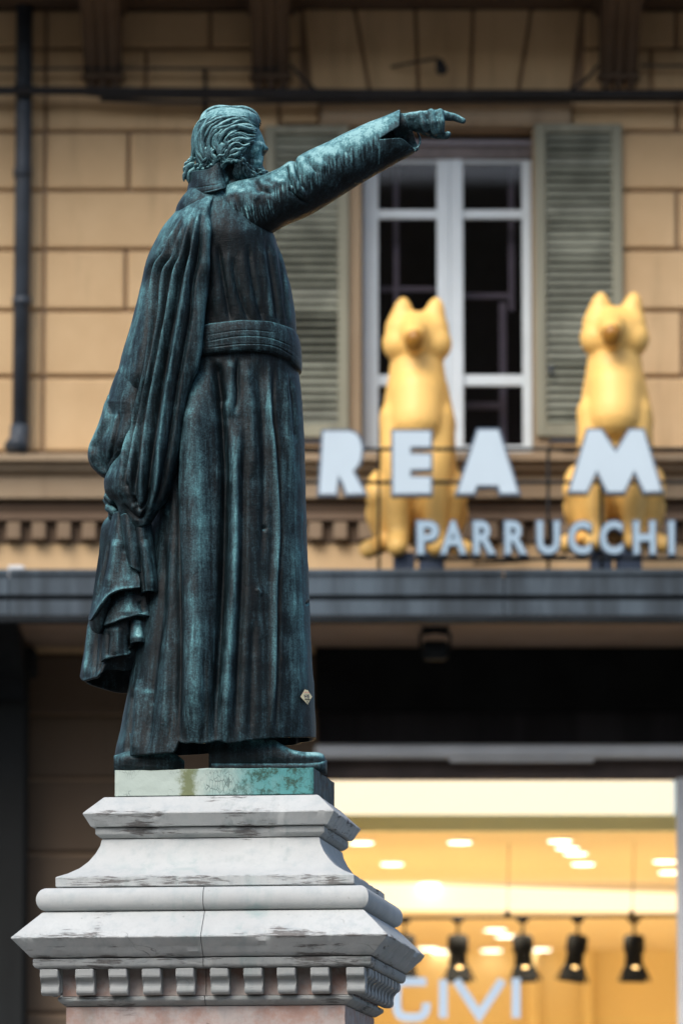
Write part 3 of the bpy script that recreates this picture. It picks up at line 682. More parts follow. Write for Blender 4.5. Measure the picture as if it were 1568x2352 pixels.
# ------------------------------------------------------------------ yellow dogs
def dog(x0, y0, label):
    """seated dog, survey offset x0, y0 from the left one"""
    Yd = YC + .62; s = Yd / FPX
    def q(x, y, d=0): return P(x + x0, y + y0, Yd + d * s)
    t = empty('dog_figure', tuple(q(958, 1300)), label, 'dog statue', 'yellow dogs on the canopy')
    C = []
    def cap(a, ra, b, rb): C.append((q(*a), ra*s, q(*b), rb*s))
    # torso and chest
    cap((958, 905, 10), 76, (960, 980, 20), 90); cap((958, 985, 30), 88, (960, 1160, 70), 94); cap((958, 900, -16), 64, (957, 965, -34), 62)
    cap((957, 840, 8), 64, (957, 900, 5), 72)                                  # neck
    # head with cheeks, muzzle and ears
    cap((957, 780, 0), 68, (957, 783, 20), 62); cap((920, 790, -10), 44, (995, 790, -10), 44); cap((923, 758, -4), 41, (991, 758, -4), 41); cap((952, 762, -50), 34, (950, 770, -95), 24); cap((952, 795, -40), 26, (950, 792, -80), 17)
    cap((921, 745, 0), 36, (925, 708, -4), 22); cap((925, 710, -4), 21, (926, 691, -4), 11); cap((993, 745, 0), 36, (1000, 708, -4), 22); cap((1000, 710, -4), 21, (1002, 691, -4), 11)
    # shoulders, straight fore legs and paws
    for sx in (-1, 1):
        cap((957 + sx*42, 960, -10), 46, (957 + sx*46, 1060, -22), 36); cap((957 + sx*46, 1060, -22), 35, (957 + sx*42, 1215, -30), 27); cap((957 + sx*42, 1230, -30), 27, (957 + sx*46, 1255, -62), 25)
        cap((957 + sx*70, 1120, 60), 48, (957 + sx*84, 1140, 10), 36); cap((957 + sx*82, 1145, 10), 33, (957 + sx*66, 1235, 20), 24); cap((957 + sx*66, 1245, 20), 22, (957 + sx*112, 1262, -35), 22); cap((957 + sx*70, 1180, 50), 50, (957 + sx*60, 1220, 60), 44)
    cap((958, 1230, 110), 30, (1010, 1262, 150), 20)
    V, F = capsules(C, 18); b = remesh(link('body', mesh('body', V, F), YELLOW, t, True), .016, 6)
    V, F = capsules([(q(951, 777, -104), 22*s, q(950, 788, -100), 21*s)]); link('muzzle_shade', mesh('muzzle_shade', V, F), MUZZLE_EYE, t, True)  # dark shading of the yellow muzzle, made as an amber piece
    for sx in (-1, 1):
        V, F = capsules([(q(951 + sx*34, 742, -34), 6*s, q(951 + sx*38, 740, -33), 6*s)]); link('eye', mesh('eye', V, F), MUZZLE_EYE, t, True)
    for a, b_ in ((903, 952), (962, 1020)):
        bm = bmesh.new(); A, B = q(a, 1268, -40), q(b_, 1268, -40)
        add_box(bm, A[0], B[0], A[1]-.02, A[1]+.25, zt-.05, A[2]); bm_obj('base_block', bm, BLUEB, t, bevel=.01)
dog(0, 0, 'yellow seated dog statue in front of the window, behind letter E')
dog(453, -12, 'yellow seated dog statue right of the window, behind letter M')

# ================================================================== PEDESTAL
YAW = math.radians(7.25); ca, sa = math.cos(YAW), math.sin(YAW)
AXX = float(P(513, 2150, S0)[0]); INS = .08
def ploc(lx, ly, z): return (AXX + lx*ca + ly*sa, S0 + ly*ca - lx*sa, z)
def hm(h): return 1.01 * h * (S0 + INS) / (FPX + h)
def pz(y, h): return float(P(470, y, S0 - (h - INS))[2])
ped = empty('stone_pedestal', (AXX, S0, 0), 'weathered pale stone pedestal with moulded cornice carrying the statue', 'pedestal')
def course(name, pr, mat, jx=None, chip=.0085, inner=.22):
    """pr: list of (half width in survey units, survey y, arris wear)"""
    pts = []
    for h, y, w in pr:
        H = hm(h); pts.append((H, pz(y, H), w))
    full = [(inner, pts[0][1], 0)]
    for i, (H, z, w) in enumerate(pts):
        if w > 0:                       # small worn arris
            for nb in (i-1, i+1):
                if 0 <= nb < len(pts): Hn, zn = pts[nb][0], pts[nb][1]
                else: Hn, zn = inner, z
                d = math.hypot(Hn-H, zn-z); k = min(.4, .003/max(d, 1e-6)); full.append((H + (Hn-H)*k, z + (zn-z)*k, w))
        else: full.append((H, z, 0))
    full.append((inner, pts[-1][1], 0))
    # refine long steps
    prf = [full[0]]
    for a, b in zip(full[:-1], full[1:]):
        n = 1 if (a[0] == inner or b[0] == inner) else max(1, int(math.hypot(b[0]-a[0], b[1]-a[1]) / .02))
        for k in range(1, n+1):
            t = k/n; prf.append((a[0]+(b[0]-a[0])*t, a[1]+(b[1]-a[1])*t, b[2] if k == n else max(0, max(a[2]*(1-t*2.2), b[2]*(2.2*t-1.2)))))
    H = np.array([p[0] for p in prf]); Z = np.array([p[1] for p in prf]); W = np.array([p[2] for p in prf])
    def ring(ts):
        """ts: list of (sx0, sy0, sx1, sy1, n) unit corner walks; jx replaces sx when given"""
        cols = []
        for (ax_, ay), (bx_, by), n in ts:
            for k in range(n): cols.append((ax_, ay, bx_, by, k/n))
        cols.append((ts[-1][0][0], ts[-1][0][1], ts[-1][1][0], ts[-1][1][1], 1.0)); return cols
    J = None if jx is None else jx
    def build(walk, closed):
        cols = ring(walk)
        if closed: cols = cols[:-1]
        nc = len(cols); V = np.zeros((len(H), nc, 3))
        for j, (ax_, ay, bx_, by, t) in enumerate(cols):
            def cx_(s): return s*H if s in (-1, 1) else np.full_like(H, s)
            x = cx_(ax_)*(1-t) + cx_(bx_)*t; y = (ay*(1-t) + by*t) * np.maximum(H - INS, .1)
            if ay == by: y = ay*np.maximum(H - INS, .1)
            X = AXX + x*ca + y*sa; Yy = S0 + y*ca - x*sa
            V[:, j] = np.stack([X, Yy, Z], -1)
        # wear
        n = N1(V, 9.0); n2 = N2(V, 40.0); n3 = N3(V * np.array([1, 1, .3]), 22.0)
        ax0 = np.array([AXX, S0, 0]); rad = V - ax0; rad[..., 2] = 0; rad /= np.maximum(np.linalg.norm(rad, axis=-1), 1e-6)[..., None]
        amt = .0012*n + .0008*n2 + W[:, None] * chip * (np.maximum(0, n3 - .12)*2.4 + np.maximum(0, n2-.35)*1.2)
        amt[H <= inner + 1e-6] = 0
        V = V - rad * amt[..., None]
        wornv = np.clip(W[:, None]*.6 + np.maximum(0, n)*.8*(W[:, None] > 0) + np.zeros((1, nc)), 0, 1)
        F = []
        nr = len(H); m = nc if closed else nc-1
        for i in range(nr-1):
            for j in range(m):
                k = (j+1) % nc; F.append((i*nc+j, i*nc+k, (i+1)*nc+k, (i+1)*nc+j))
        if not closed:
            F.append(tuple(i*nc for i in range(nr))); F.append(tuple(i*nc+nc-1 for i in range(nr))[::-1])
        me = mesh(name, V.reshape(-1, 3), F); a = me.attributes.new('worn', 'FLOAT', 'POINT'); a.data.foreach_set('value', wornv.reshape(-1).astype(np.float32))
        bm = bmesh.new(); bm.from_mesh(me); bmesh.ops.recalc_face_normals(bm, faces=list(bm.faces)); bm.to_mesh(me); bm.free()
        o = link(name, me, mat, ped, True); me.set_sharp_from_angle(angle=math.radians(28)); return o
    if J is None:
        return [build([((-1,-1),(1,-1),220), ((1,-1),(1,1),110), ((1,1),(-1,1),6), ((-1,1),(-1,-1),20)], True)]
    g_ = .0016
    return [build([((J-g_,1),(-1,1),4), ((-1,1),(-1,-1),20), ((-1,-1),(J-g_,-1),120)], False), build([((J+g_,-1),(1,-1),120), ((1,-1),(1,1),110), ((1,1),(J+g_,1),4)], False)]
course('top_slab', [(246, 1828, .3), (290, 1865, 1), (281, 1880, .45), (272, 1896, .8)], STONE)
course('slab_fillet', [(263, 1898, .8), (263, 1913, .8), (252, 1923, .2)], STONE2)
cav = [(250, 1925, .1), (253, 1940, 0), (262, 1958, 0), (276, 1976, 0), (294, 1991, 0), (318, 2003, 0), (343, 2011, .8), (343, 2034, .7)]
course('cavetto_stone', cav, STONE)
JX = 3 * M
tor = [(362, 2036.5, .1)] + [(362 + 20*math.sin(a), 2063 - 26*math.cos(a), 0) for a in np.linspace(.15, math.pi-.15, 9)] + [(364, 2090, .1)]
course('torus_stone', tor, STONE, JX)
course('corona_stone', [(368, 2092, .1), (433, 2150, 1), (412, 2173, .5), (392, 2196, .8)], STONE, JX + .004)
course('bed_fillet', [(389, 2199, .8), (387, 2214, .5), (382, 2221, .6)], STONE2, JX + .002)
course('frieze_stone', [(327, 2222.5, 0), (327, 2286, 0)], PINK, JX)
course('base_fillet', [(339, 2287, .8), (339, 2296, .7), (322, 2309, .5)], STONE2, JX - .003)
hS = hm(319); zS = pz(2310.5, hS)
course('shaft_block', [(319, 2310.5, .3), (319, 2420, 0), (319, 2700, 0)], PINK)
z2 = pz(2700, hm(319))
for nm, h, z0, z1 in (('pedestal_step', 1.25, .0, .22), ('pedestal_step', 1.0, .222, .44), ('pedestal_base', .74, .442, z2-.002)):
    bm = bmesh.new(); add_box(bm, -h, h, -h+INS, h-INS, z0, z1)
    for v in bm.verts: v.co = Vector((AXX + v.co.x*ca + v.co.y*sa, S0 + v.co.y*ca - v.co.x*sa, v.co.z))
    bm_obj(nm, bm, STONE2, ped, bevel=.015)
# scroll brackets of the cornice, one by one
mp = [(326, 2223), (379, 2223), (379, 2240), (375, 2245), (366, 2249), (361, 2255), (360, 2262), (363, 2269), (363, 2277), (357, 2283), (347, 2285), (338, 2283), (326, 2279)]
hF = hm(327); mpw = [(hm(h), pz(y, hm(h))) for h, y in mp]
def bracket(side, pos, w=42):
    bm = bmesh.new(); A, B = [], []
    hw = w/2*M*.985
    for k, lst in ((-hw, A), (hw, B)):
        for h, z in mpw:
            if side == 'f': x, y = pos + k, -(h - INS)
            elif side == 'r': x, y = h, pos + k
            else: x, y = -h, pos + k
            lst.append(bm.verts.new((AXX + x*ca + y*sa, S0 + y*ca - x*sa, z)))
    bm.faces.new(A); bm.faces.new(B[::-1])
    for i in range(len(A)): j = (i+1) % len(A); bm.faces.new([A[i], B[i], B[j], A[j]])
    for v in bm.verts: v.co += Vector((random.uniform(-1,1), random.uniform(-1,1), random.uniform(-1,1))) * .0012
    bm_obj('scroll_bracket', bm, STONE2, ped, bevel=.004)
for k in (-351, -270, -193, -116, -39, 40, 117, 193, 270, 351): bracket('f', k*M*.985)
hd = hF - INS
for k in range(10):
    p = -hd - .012 + (2*hd + .02) * k / 9 + (.02 if k == 0 else 0)
    bracket('r', p, 36); 
    if k in (0, 3, 6, 9): bracket('l', p, 36)

# ================================================================== STATUE
stat = empty('bronze_statue', tuple(P(500, 1825, S0)), 'dark green patinated bronze statue of a robed man pointing right', 'statue')

def polyd(X, Y, pts):
    """distance to a polyline, signed (positive on the right of a downward line), and run 0..1"""
    p = curve(pts, max(8, 5*len(pts))) if len(pts) > 2 else np.asarray(pts, float)
    best = np.full(X.shape, 1e9); sg_ = np.ones(X.shape); tt = np.zeros(X.shape); n = len(p) - 1
    for i in range(n):
        ax_, ay = p[i]; dx, dy = p[i+1] - p[i]; L2 = max(dx*dx + dy*dy, 1e-9)
        t = np.clip(((X-ax_)*dx + (Y-ay)*dy)/L2, 0, 1); ex, ey = X - ax_ - t*dx, Y - ay - t*dy
        d = ex*ex + ey*ey; k = d < best
        best = np.where(k, d, best); sg_ = np.where(k, np.where(dy*ex - dx*ey >= 0, 1, -1), sg_); tt = np.where(k, (i + t)/n, tt)
    return np.sqrt(best), sg_, tt
def sculpt(V, closed, strokes, front=None, noise=1.2, base=.18, ridge_pat=.022, seed=0, depth=1.0):
    """V: rows x cols x 3. Pushes the surface along its normals by strokes drawn in survey units; returns vertices and patina"""
    dr = np.gradient(V, axis=0)
    if closed: dc = (np.roll(V, -1, 1) - np.roll(V, 1, 1))
    else: dc = np.gradient(V, axis=1)
    Nn = np.cross(dr, dc); Nn /= np.maximum(np.linalg.norm(Nn, axis=-1), 1e-12)[..., None]
    # outward
    c = V.mean(axis=1, keepdims=True)
    if closed and np.sum(Nn * (V - c)) < 0: Nn = -Nn
    if not closed and Nn[..., 1].mean() > 0: Nn = -Nn
    X, Y = proj(V); fm = np.clip((-Nn[..., 1] + .25) / .4, 0, 1) if front is None else front
    D = np.zeros(X.shape); pat = np.full(X.shape, float(base))
    for s_ in strokes:
        kind, pts, w, a = s_[:4]; ex = s_[4] if len(s_) > 4 else None
        q = np.asarray(pts); mg = 4*max(w, (ex or 0))
        ok = (X > q[:,0].min()-mg) & (X < q[:,0].max()+mg) & (Y > q[:,1].min()-mg) & (Y < q[:,1].max()+mg)
        if not ok.any(): continue
        d, sg_, t = polyd(X[ok], Y[ok], pts); e = np.clip(np.minimum(t, 1-t)*7, 0, 1) if kind in 'rgp' else np.clip(np.minimum(t, 1-t)*7, .15, 1)
        f = fm[ok]
        if kind == 'r': k = a*np.exp(-(d/w)**2)*e*f; D[ok] += k; pat[ok] += k*ridge_pat*(6/max(a,3))*1.4
        elif kind == 'g': k = a*np.exp(-(d/w)**2)*e*f; D[ok] -= k; pat[ok] -= np.exp(-(d/(w*1.2))**2)*e*.22*min(1, a/5)
        elif kind in 'LR':
            s2 = d*sg_*(1 if kind == 'R' else -1)
            D[ok] += a*e*f*.5*(1+np.tanh(s2/w))*np.exp(-(np.maximum(s2, 0)/ex)**2); pat[ok] += .12*np.exp(-((s2-w*1.5)/(w*2))**2)*e
        elif kind == 'p': pat[ok] += a*np.exp(-(d/w)**2)*e
    D *= depth
    D += noise*N1(V, 7+seed) + .5*noise*N2(V, 26+seed)
    pat += .10*N3(V*np.array([1,1,.35]), 5+seed)
    return V + Nn*(D*M)[..., None], pat, Nn
def grid_mesh(name, V, closed, pat=None, cap=False, mat=BRONZE, drop=None, parent=None, thick=0):
    nr, nc = V.shape[:2]; F = []
    for i in range(nr-1):
        for j in range(nc if closed else nc-1):
            k = (j+1) % nc
            if drop is not None and (drop[i, j] or drop[i+1, k]): continue
            F.append((i*nc+j, i*nc+k, (i+1)*nc+k, (i+1)*nc+j))
    if cap: F.append(tuple(range(nc))); F.append(tuple((nr-1)*nc+j for j in range(nc))[::-1])
    me = mesh(name, V.reshape(-1, 3), F)
    a = me.attributes.new('patina', 'FLOAT', 'POINT'); a.data.foreach_set('value', (np.zeros(nr*nc) + .2 if pat is None else np.clip(pat, 0, 1.2).reshape(-1)).astype(np.float32))
    bm = bmesh.new(); bm.from_mesh(me); bmesh.ops.recalc_face_normals(bm, faces=list(bm.faces)); bm.to_mesh(me); bm.free()
    if drop is not None:
        bm = bmesh.new(); bm.from_mesh(me); bmesh.ops.delete(bm, geom=[v for v in bm.verts if not v.link_faces], context='VERTS')
        for _ in range(14):
            nw = {}
            for v in bm.verts:
                nb_ = [e.other_vert(v) for e in v.link_edges if len(e.link_faces) == 1]
                if len(nb_) == 2: nw[v] = v.co*.4 + (nb_[0].co + nb_[1].co)*.3
            for v, c_ in nw.items(): v.co = c_
        bm.to_mesh(me); bm.free()
    o = link(name, me, mat, parent or stat, True)
    if thick: m = o.modifiers.new('thickness', 'SOLIDIFY'); m.thickness = thick; m.offset = 0
    return o
def loft(rows_y, xL, xR, dL, dR, bf, bb, n=220, ex=2.0):
    """rings between a left and right outline; rows_y: (rows,) or (rows, n). depths in survey units, minus = towards the camera"""
    th = np.linspace(0, 2*math.pi, n, endpoint=False)[None, :]
    y = rows_y if rows_y.ndim == 2 else np.repeat(rows_y[:, None], n, 1)
    g = lambda f: f(y) if callable(f) else prof(f, y)
    A = P(g(xL), y, S0 + g(dL)*M); B = P(g(xR), y, S0 + g(dR)*M); C = (A+B)/2; H = (B-A)/2
    c, s = -np.cos(th), np.sin(th)
    c2 = np.sign(c)*np.abs(c)**(2/ex); s2 = np.sign(s)*np.abs(s)**(2/ex)
    b = np.where(s >= 0, g(bf), g(bb))*M
    V = C + H*c2[..., None]; V[..., 1] -= b*s2
    return V

# ---- coat (torso and skirt)
cL = [(425,448),(440,432),(480,405),(520,398),(600,388),(700,384),(760,394),(820,402),(900,388),(1000,372),(1100,358),(1200,348),(1300,338),(1400,324),(1500,309),(1572,296),(1660,281),(1745,264),(1790,262)]
cR = [(425,520),(440,545),(480,590),(530,626),(570,641),(612,655),(671,670),(722,678.5),(767,681),(803,684),(858,687),(906,692),(1053,698),(1163,701),(1262,704.5),(1381,709.5),(1501,715.5),(1620,722.5),(1700,726),(1790,728)]
cB = [(425,40),(440,62),(480,92),(560,114),(660,112),(760,108),(820,108),(1000,122),(1300,138),(1500,146),(1745,152),(1790,152)]
n = 360; th = np.linspace(0, 2*math.pi, n, endpoint=False)
hx = 495 - 231*np.cos(th)
hem = np.where(np.sin(th) > 0, np.interp(hx, [264, 408, 412, 416, 430, 450, 470, 486, 500, 520, 538, 560, 590, 618, 660, 727], [1742, 1733, 1726, 1708, 1713, 1711, 1714, 1710, 1706, 1712, 1711, 1706, 1703, 1700, 1698, 1696]), np.interp(hx, [264, 400, 727], [1742, 1722, 1696]))
hem = hem + 10*np.clip(np.sin(th), 0, 1)      # the front of a level ring stands a little higher
vv = np.linspace(0, 1, 420)[:, None]
yy = 425 + vv*(hem[None, :] - 425)
coat = loft(yy, cL, cR, [(425,0),(1790,0)], [(425,0),(1790,0)], cB, cB, n, 2.15)
G1 = [(452,838),(428,900),(412,1000),(408,1100),(411,1182),(417,1340),(419,1500),(414,1712)]
G2 = [(488,822),(497,870),(507,943),(512,1020),(517,1102),(514,1262),(510,1381),(504,1501),(496,1620),(492,1712)]
Bq = [(545,960),(541,1102),(540,1262),(534,1381),(526,1500),(518,1620),(514,1710)]
G3 = [(560,1000),(558,1102),(556,1301),(552,1421),(546,1540),(540,1700)]
Cq = [(620,824),(617,880),(619,943),(626,1016),(632,1102),(637,1222),(631,1341),(630,1461),(628,1580),(621,1694)]
G4 = [(629,830),(627,943),(635,1016),(641,1102),(646,1222),(640,1341),(639,1461),(637,1580),(632,1694)]
sk = [('R', [(455,832),(425,1000),(413,1182),(418,1500),(413,1715)], 5, 17, 60), ('g', G1, 8, 13),
      ('r', [(458,845),(455,1000),(456,1180),(458,1400),(456,1712)], 26, 12), ('g', G2, 9, 17), ('r', Bq, 15, 10), ('g', G3, 8, 8),
      ('r', Cq, 7, 8), ('g', G4, 4, 6), ('r', [(672,860),(676,1100),(684,1400),(690,1690)], 26, 4),
      ('g', [(547,822),(545,870),(546,906),(540,950)], 4, 6), ('r', [(532,826),(530,880),(526,960)], 10, 5), ('r', [(565,826),(570,880),(578,960),(585,1100)], 12, 5), ('g', [(594,826),(596,880),(604,980),(607,1100),(600,1300)], 8, 4),
      ('g', [(500,835),(504,880),(515,930)], 9, 8), ('g', [(664,866),(670,930),(676,1020)], 4, 5), ('r', [(655,850),(659,960),(664,1100)], 10, 3),
      ('g', [(380,1240),(372,1400),(352,1560),(336,1735)], 9, 6), ('r', [(398,1230),(392,1400),(382,1560),(368,1735)], 12, 5), ('g', [(305,1580),(298,1660),(291,1740)], 5, 9), ('r', [(318,1560),(312,1660),(306,1740)], 9, 5),
      ('g', [(470,1500),(472,1600),(468,1712)], 5, 4), ('g', [(583,1420),(578,1560),(574,1700)], 7, 4),
      # patina worn along the folds
      ('p', [(455,980),(462,1100),(470,1200),(462,1350)], 14, .38), ('p', [(450,1330),(452,1500),(450,1700)], 17, .30), ('p', Bq, 9, .34), ('p', Cq, 6, .42), ('p', [(668,900),(675,1100),(690,1400),(700,1680)], 26, .24), ('p', [(540,1150),(541,1300)], 6, .2),
      ('p', [(360,1500),(345,1700)], 26, .16), ('p', [(600,850),(612,950),(620,1050)], 12, .25), ('p', [(530,830),(532,900),(520,980)], 12, .2), ('p', [(600,1120),(596,1400),(590,1680)], 14, -.12), ('p', [(390,1180),(402,1400),(402,1700)], 16, -.10),
      # torso: black bronze, with the shade under cape and sleeve painted in
      ('g', [(500,560),(512,640),(530,745)], 5, 4.5), ('g', [(535,590),(545,660),(575,745)], 5, 4.0), ('g', [(570,560),(582,650),(606,745)], 5, 4.0), ('r', [(487,560),(495,650),(505,745)], 9, 1.8), ('r', [(521,575),(530,650),(552,745)], 9, 1.8), ('r', [(556,570),(566,650),(590,745)], 9, 2.1), ('r', [(598,560),(612,650),(628,745)], 8, 2.4), ('g', [(612,545),(626,640),(640,745)], 5, 4.0),
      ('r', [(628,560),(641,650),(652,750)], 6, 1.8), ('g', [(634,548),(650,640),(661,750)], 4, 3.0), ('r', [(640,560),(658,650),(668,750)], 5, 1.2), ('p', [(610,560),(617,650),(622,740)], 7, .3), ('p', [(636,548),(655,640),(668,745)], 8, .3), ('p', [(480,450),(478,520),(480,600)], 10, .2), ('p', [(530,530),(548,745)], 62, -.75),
      # casting flaws
      ('g', [(603,1212),(612,1214)], 4, 5), ('g', [(702,1383),(705,1388)], 4, 7), ('r', [(590,1352),(600,1368)], 4, 3), ('p', [(325,1588),(352,1586)], 6, .5), ('p', [(330,1604),(338,1606)], 5, .45), ('p', [(340,1618),(352,1615)], 5, .4)]
back = [('r', [(300+60*k, 900), (290+62*k, 1690)], 14, 8) for k in range(7)]
cv_, cp_, cn_ = sculpt(coat, True, sk, None, 1.6, .20, depth=1.35)
bm_ = np.clip((cn_[..., 1] - .1)/.5, 0, 1)
cv_ = cv_ + cn_*(bm_*np.clip((yy-800)/200, 0, 1)*7*np.sin(th[None, :]*17 + .6*np.sin(yy/160)))[..., None]*M
cc = cv_[-1].mean(0)
r1 = cc + (cv_[-1]-cc)*np.array([.955,.955,1]); r2 = cc + (cv_[-1]-cc)*np.array([.93,.93,1]); r2[:, 2] += .10
full = np.concatenate([cv_, r1[None], r2[None]]); fp = np.concatenate([cp_, cp_[-1:]*.3, cp_[-1:]*0])
coat_o = grid_mesh('coat', full, True, fp, True)

# ---- sash round the waist
sx = 535 - 148*np.cos(th)
top = np.interp(sx, [387, 462, 485, 551, 617, 672, 684], [772, 760, 753, 745.5, 747, 760, 774]); bot = np.interp(sx, [387, 457, 514, 569, 617, 657, 684], [832, 823, 817, 813, 817, 831, 857])
topb = np.interp(sx, [387, 684], [772, 774]); botb = np.interp(sx, [387, 684], [832, 857])
f = np.clip(np.sin(th), 0, 1); top = np.where(np.sin(th) > 0, top + 11*f, topb); bot = np.where(np.sin(th) > 0, bot + 11*f, botb)
v = np.linspace(-.03, 1.03, 60)[:, None]; ys = top + v*(bot - top)
sash = loft(ys, lambda y: prof(cL, y) - 4, lambda y: prof(cR, y) + 3.5, [(425,0),(1790,0)], [(425,0),(1790,0)], lambda y: prof(cB, y) + 16, lambda y: prof(cB, y) + 8, n, 2.15)
bul = 5*np.sin(np.clip(v, 0, 1)*math.pi)**.5 + np.where(v > .74, .9, 0)*np.sin(np.clip((v-.74)/.26, 0, 1)*math.pi)**.5 - 9*(np.abs(v-.5) > .5)
cen = sash.mean(axis=1, keepdims=True); rad = sash - cen; rad[..., 2] = 0; rad /= np.linalg.norm(rad, axis=-1)[..., None]
sash = sash + rad*(bul*M)[..., None]
sv, sp_, _ = sculpt(sash, True, [('g', [(470,785),(550,772),(620,776),(680,800)], 1.3, 1.4), ('g', [(470,800),(560,790),(630,795),(684,825)], 1.3, 1.6), ('g', [(470,770),(560,758),(640,764)], 1.2, 1), ('p', [(540,770),(600,772),(660,790)], 14, .2)], None, .8, .24)
grid_mesh('sash', sv, True, sp_, False)

# ---- cape over the left shoulder
kL = [(440,442),(448,437),(458,431),(470,418),(500,393),(520,376.5),(545,361),(570,348),(610,332.5),(678,319),(759,297),(833,276),(870,270),(906,278),(979,282),(1050,262),(1075,252),(1108,239),(1126,240.5),(1141,249),(1154,264),(1174,276),(1200,295),(1211,308),(1217,320)]
kR = [(440,506),(448,500),(458,493),(483,483),(508,478),(545,480),(610,480),(649,472),(722,466),(759,462),(825,456),(888,438),(979,423),(1090,405),(1152,383),(1170,369),(1200,349),(1211,336),(1217,324)]
kdL = [(440,0),(600,10),(900,5),(1100,-40),(1217,-60)]; kdR = [(440,-62),(483,-96),(545,-108),(760,-112),(900,-108),(1090,-100),(1152,-95),(1217,-80)]
kbf = [(440,20),(470,40),(520,62),(600,72),(760,74),(900,72),(1050,68),(1150,58),(1200,36),(1211,20),(1217,6)]; kbb = [(440,40),(500,90),(600,130),(900,130),(1050,80),(1150,40),(1200,24),(1217,5)]
yk = np.concatenate([np.linspace(440, 1190, 330), np.linspace(1192, 1217, 26)])
cape = loft(yk, kL, kR, kdL, kdR, kbf, kbb, 320, 2.1)
c3 = lambda pts: [(183.7 + a*.3671, 612.4 + b*.3671) for a, b in pts]
c1 = lambda pts: [(306.2 + a*.25, 220.5 + b*.25) for a, b in pts]
fa = c1([(470,1040),(330,1250),(270,1420)]) + c3([(430,40),(428,300),(400,560),(340,830),(270,1100),(200,1270)])
fb = c1([(520,1020),(400,1250),(345,1450)]) + c3([(490,60),(478,280),(440,500),(400,700),(350,950),(300,1170),(275,1330),(300,1500)])
fc = c1([(560,1000),(470,1200),(420,1450)]) + c3([(555,60),(522,300),(480,500),(430,750),(385,1000),(350,1270),(340,1420),(365,1560)])
fd = c1([(600,980),(530,1200),(500,1450)]) + c3([(630,60),(600,220),(560,420),(520,650),(488,850),(445,1150),(425,1400),(400,1600)])
fe = c1([(650,960),(610,1200),(600,1450)]) + c3([(700,120),(690,300),(650,520),(600,800),(560,1100),(510,1400),(440,1590)])
mid = lambda A, B: [((a[0]+b[0])/2, (a[1]+b[1])/2) for a, b in zip(curve(A, 10), curve(B, 10))]
ck = []
for i, L_ in enumerate((fa, fb, fc, fd, fe)): ck.append(('g', L_, 6, (9, 11, 10, 12, 9)[i]))
for A, B, a_ in ((fa, fb, 9), (fb, fc, 8), (fc, fd, 9), (fd, fe, 10)):
    m_ = mid(A, B); ck.append(('r', m_, 7, a_)); ck.append(('p', m_[1:], 4, .26)); ck.append(('g', [(x+4, y) for x, y in m_[3:8]], 2.5, 2.5))
ck += [('r', [(484,470),(474,540),(470,640),(459,730),(449,830),(430,900)], 8, 8), ('p', [(484,470),(476,540),(475,620)], 6, .5), ('p', [(468,640),(455,780),(440,860)], 5, .32),
       ('p', c3([(395,60),(375,220),(320,440),(270,620)]), 9, .40), ('p', c3([(270,600),(240,740),(210,860)]), 10, .5), ('p', [(400,505),(372,560),(350,610)], 12, .30), ('p', [(440,470),(430,520)], 14, .25),
       ('g', c3([(290,1340),(310,1420),(340,1500)]), 5, 7), ('r', c3([(240,1500),(290,1570),(360,1620),(430,1590)]), 5, 5), ('g', c3([(270,1480),(320,1550),(380,1580),(420,1500)]), 4, 7), ('g', c3([(330,1430),(360,1510),(400,1500),(440,1380)]), 4, 7), ('p', c3([(300,1200),(360,1500),(420,1560)]), 30, -.12)]
kv, kp, _ = sculpt(cape, True, ck, None, 1.2, .24, depth=1.25)
grid_mesh('cape', kv, True, kp, True)
# hanging lobe of the cape at the back
yl = np.linspace(800, 1104, 150)
lobe = loft(yl, [(800,300),(833,280),(870,262),(906,249),(979,223.5),(1024,206),(1047,201),(1068,207),(1086,223),(1099,240),(1104,250)], [(800,330),(906,328),(979,316),(1024,302),(1047,292),(1068,281),(1086,268),(1099,257),(1104,252)], [(800,10),(1104,0)], [(800,-60),(1000,-60),(1104,-20)], [(800,10),(850,32),(1000,46),(1086,26),(1104,4)], [(800,30),(900,60),(1050,60),(1104,4)], 200)
lip = c3([(175,830),(165,950),(110,1060),(80,1140),(100,1230),(150,1290),(200,1300)])
lv, lp, _ = sculpt(lobe, True, [('R', lip, 3, -11, 40), ('r', [(x-5, y) for x, y in lip], 4, 4), ('p', c3([(190,720),(140,900),(90,1040),(60,1150),(80,1220)]), 6, .42), ('g', c3([(240,900),(210,1100),(190,1240)]), 4, 5), ('r', c3([(215,900),(180,1100),(165,1230)]), 4, 4)], None, 1.0, .2)
grid_mesh('cape_lobe', lv, True, lp, True)

# ---- sleeve of the pointing arm
st = [((484,452),(480,500),-30,46), ((518,430),(512,525),-38,60), ((548,418),(560,548),-42,68), ((594,408),(613,538),-40,68), ((641,390),(659,514),-34,64), ((664,375),(688,501),-31,63), ((679,374),(706,492),-29,62), ((694,358),(728,480),-26,61), ((737,336),(775,451),-20,58), ((800,306),(831,417),-12,54), ((843,286),(868,395),-8,52), ((878,272.5),(905,374),-4,50), ((908,259.5),(934,357.5),-1,48), ((935,248),(962,339),0,46)]
ns = 330; U = curve([s_[0] for s_ in st], ns); Lw = curve([s_[1] for s_ in st], ns); tt_ = np.linspace(0, 1, len(st))
DD = curve([(i, s_[2]) for i, s_ in enumerate(st)], ns)[:, 1]; BB = curve([(i, s_[3]) for i, s_ in enumerate(st)], ns)[:, 1]
na = 240; ph = np.linspace(0, 2*math.pi, na, endpoint=False)[None, :]
Uw = P(U[:, 0], U[:, 1], S0 + DD*M)[:, None]; Lww = P(Lw[:, 0], Lw[:, 1], S0 + DD*M)[:, None]
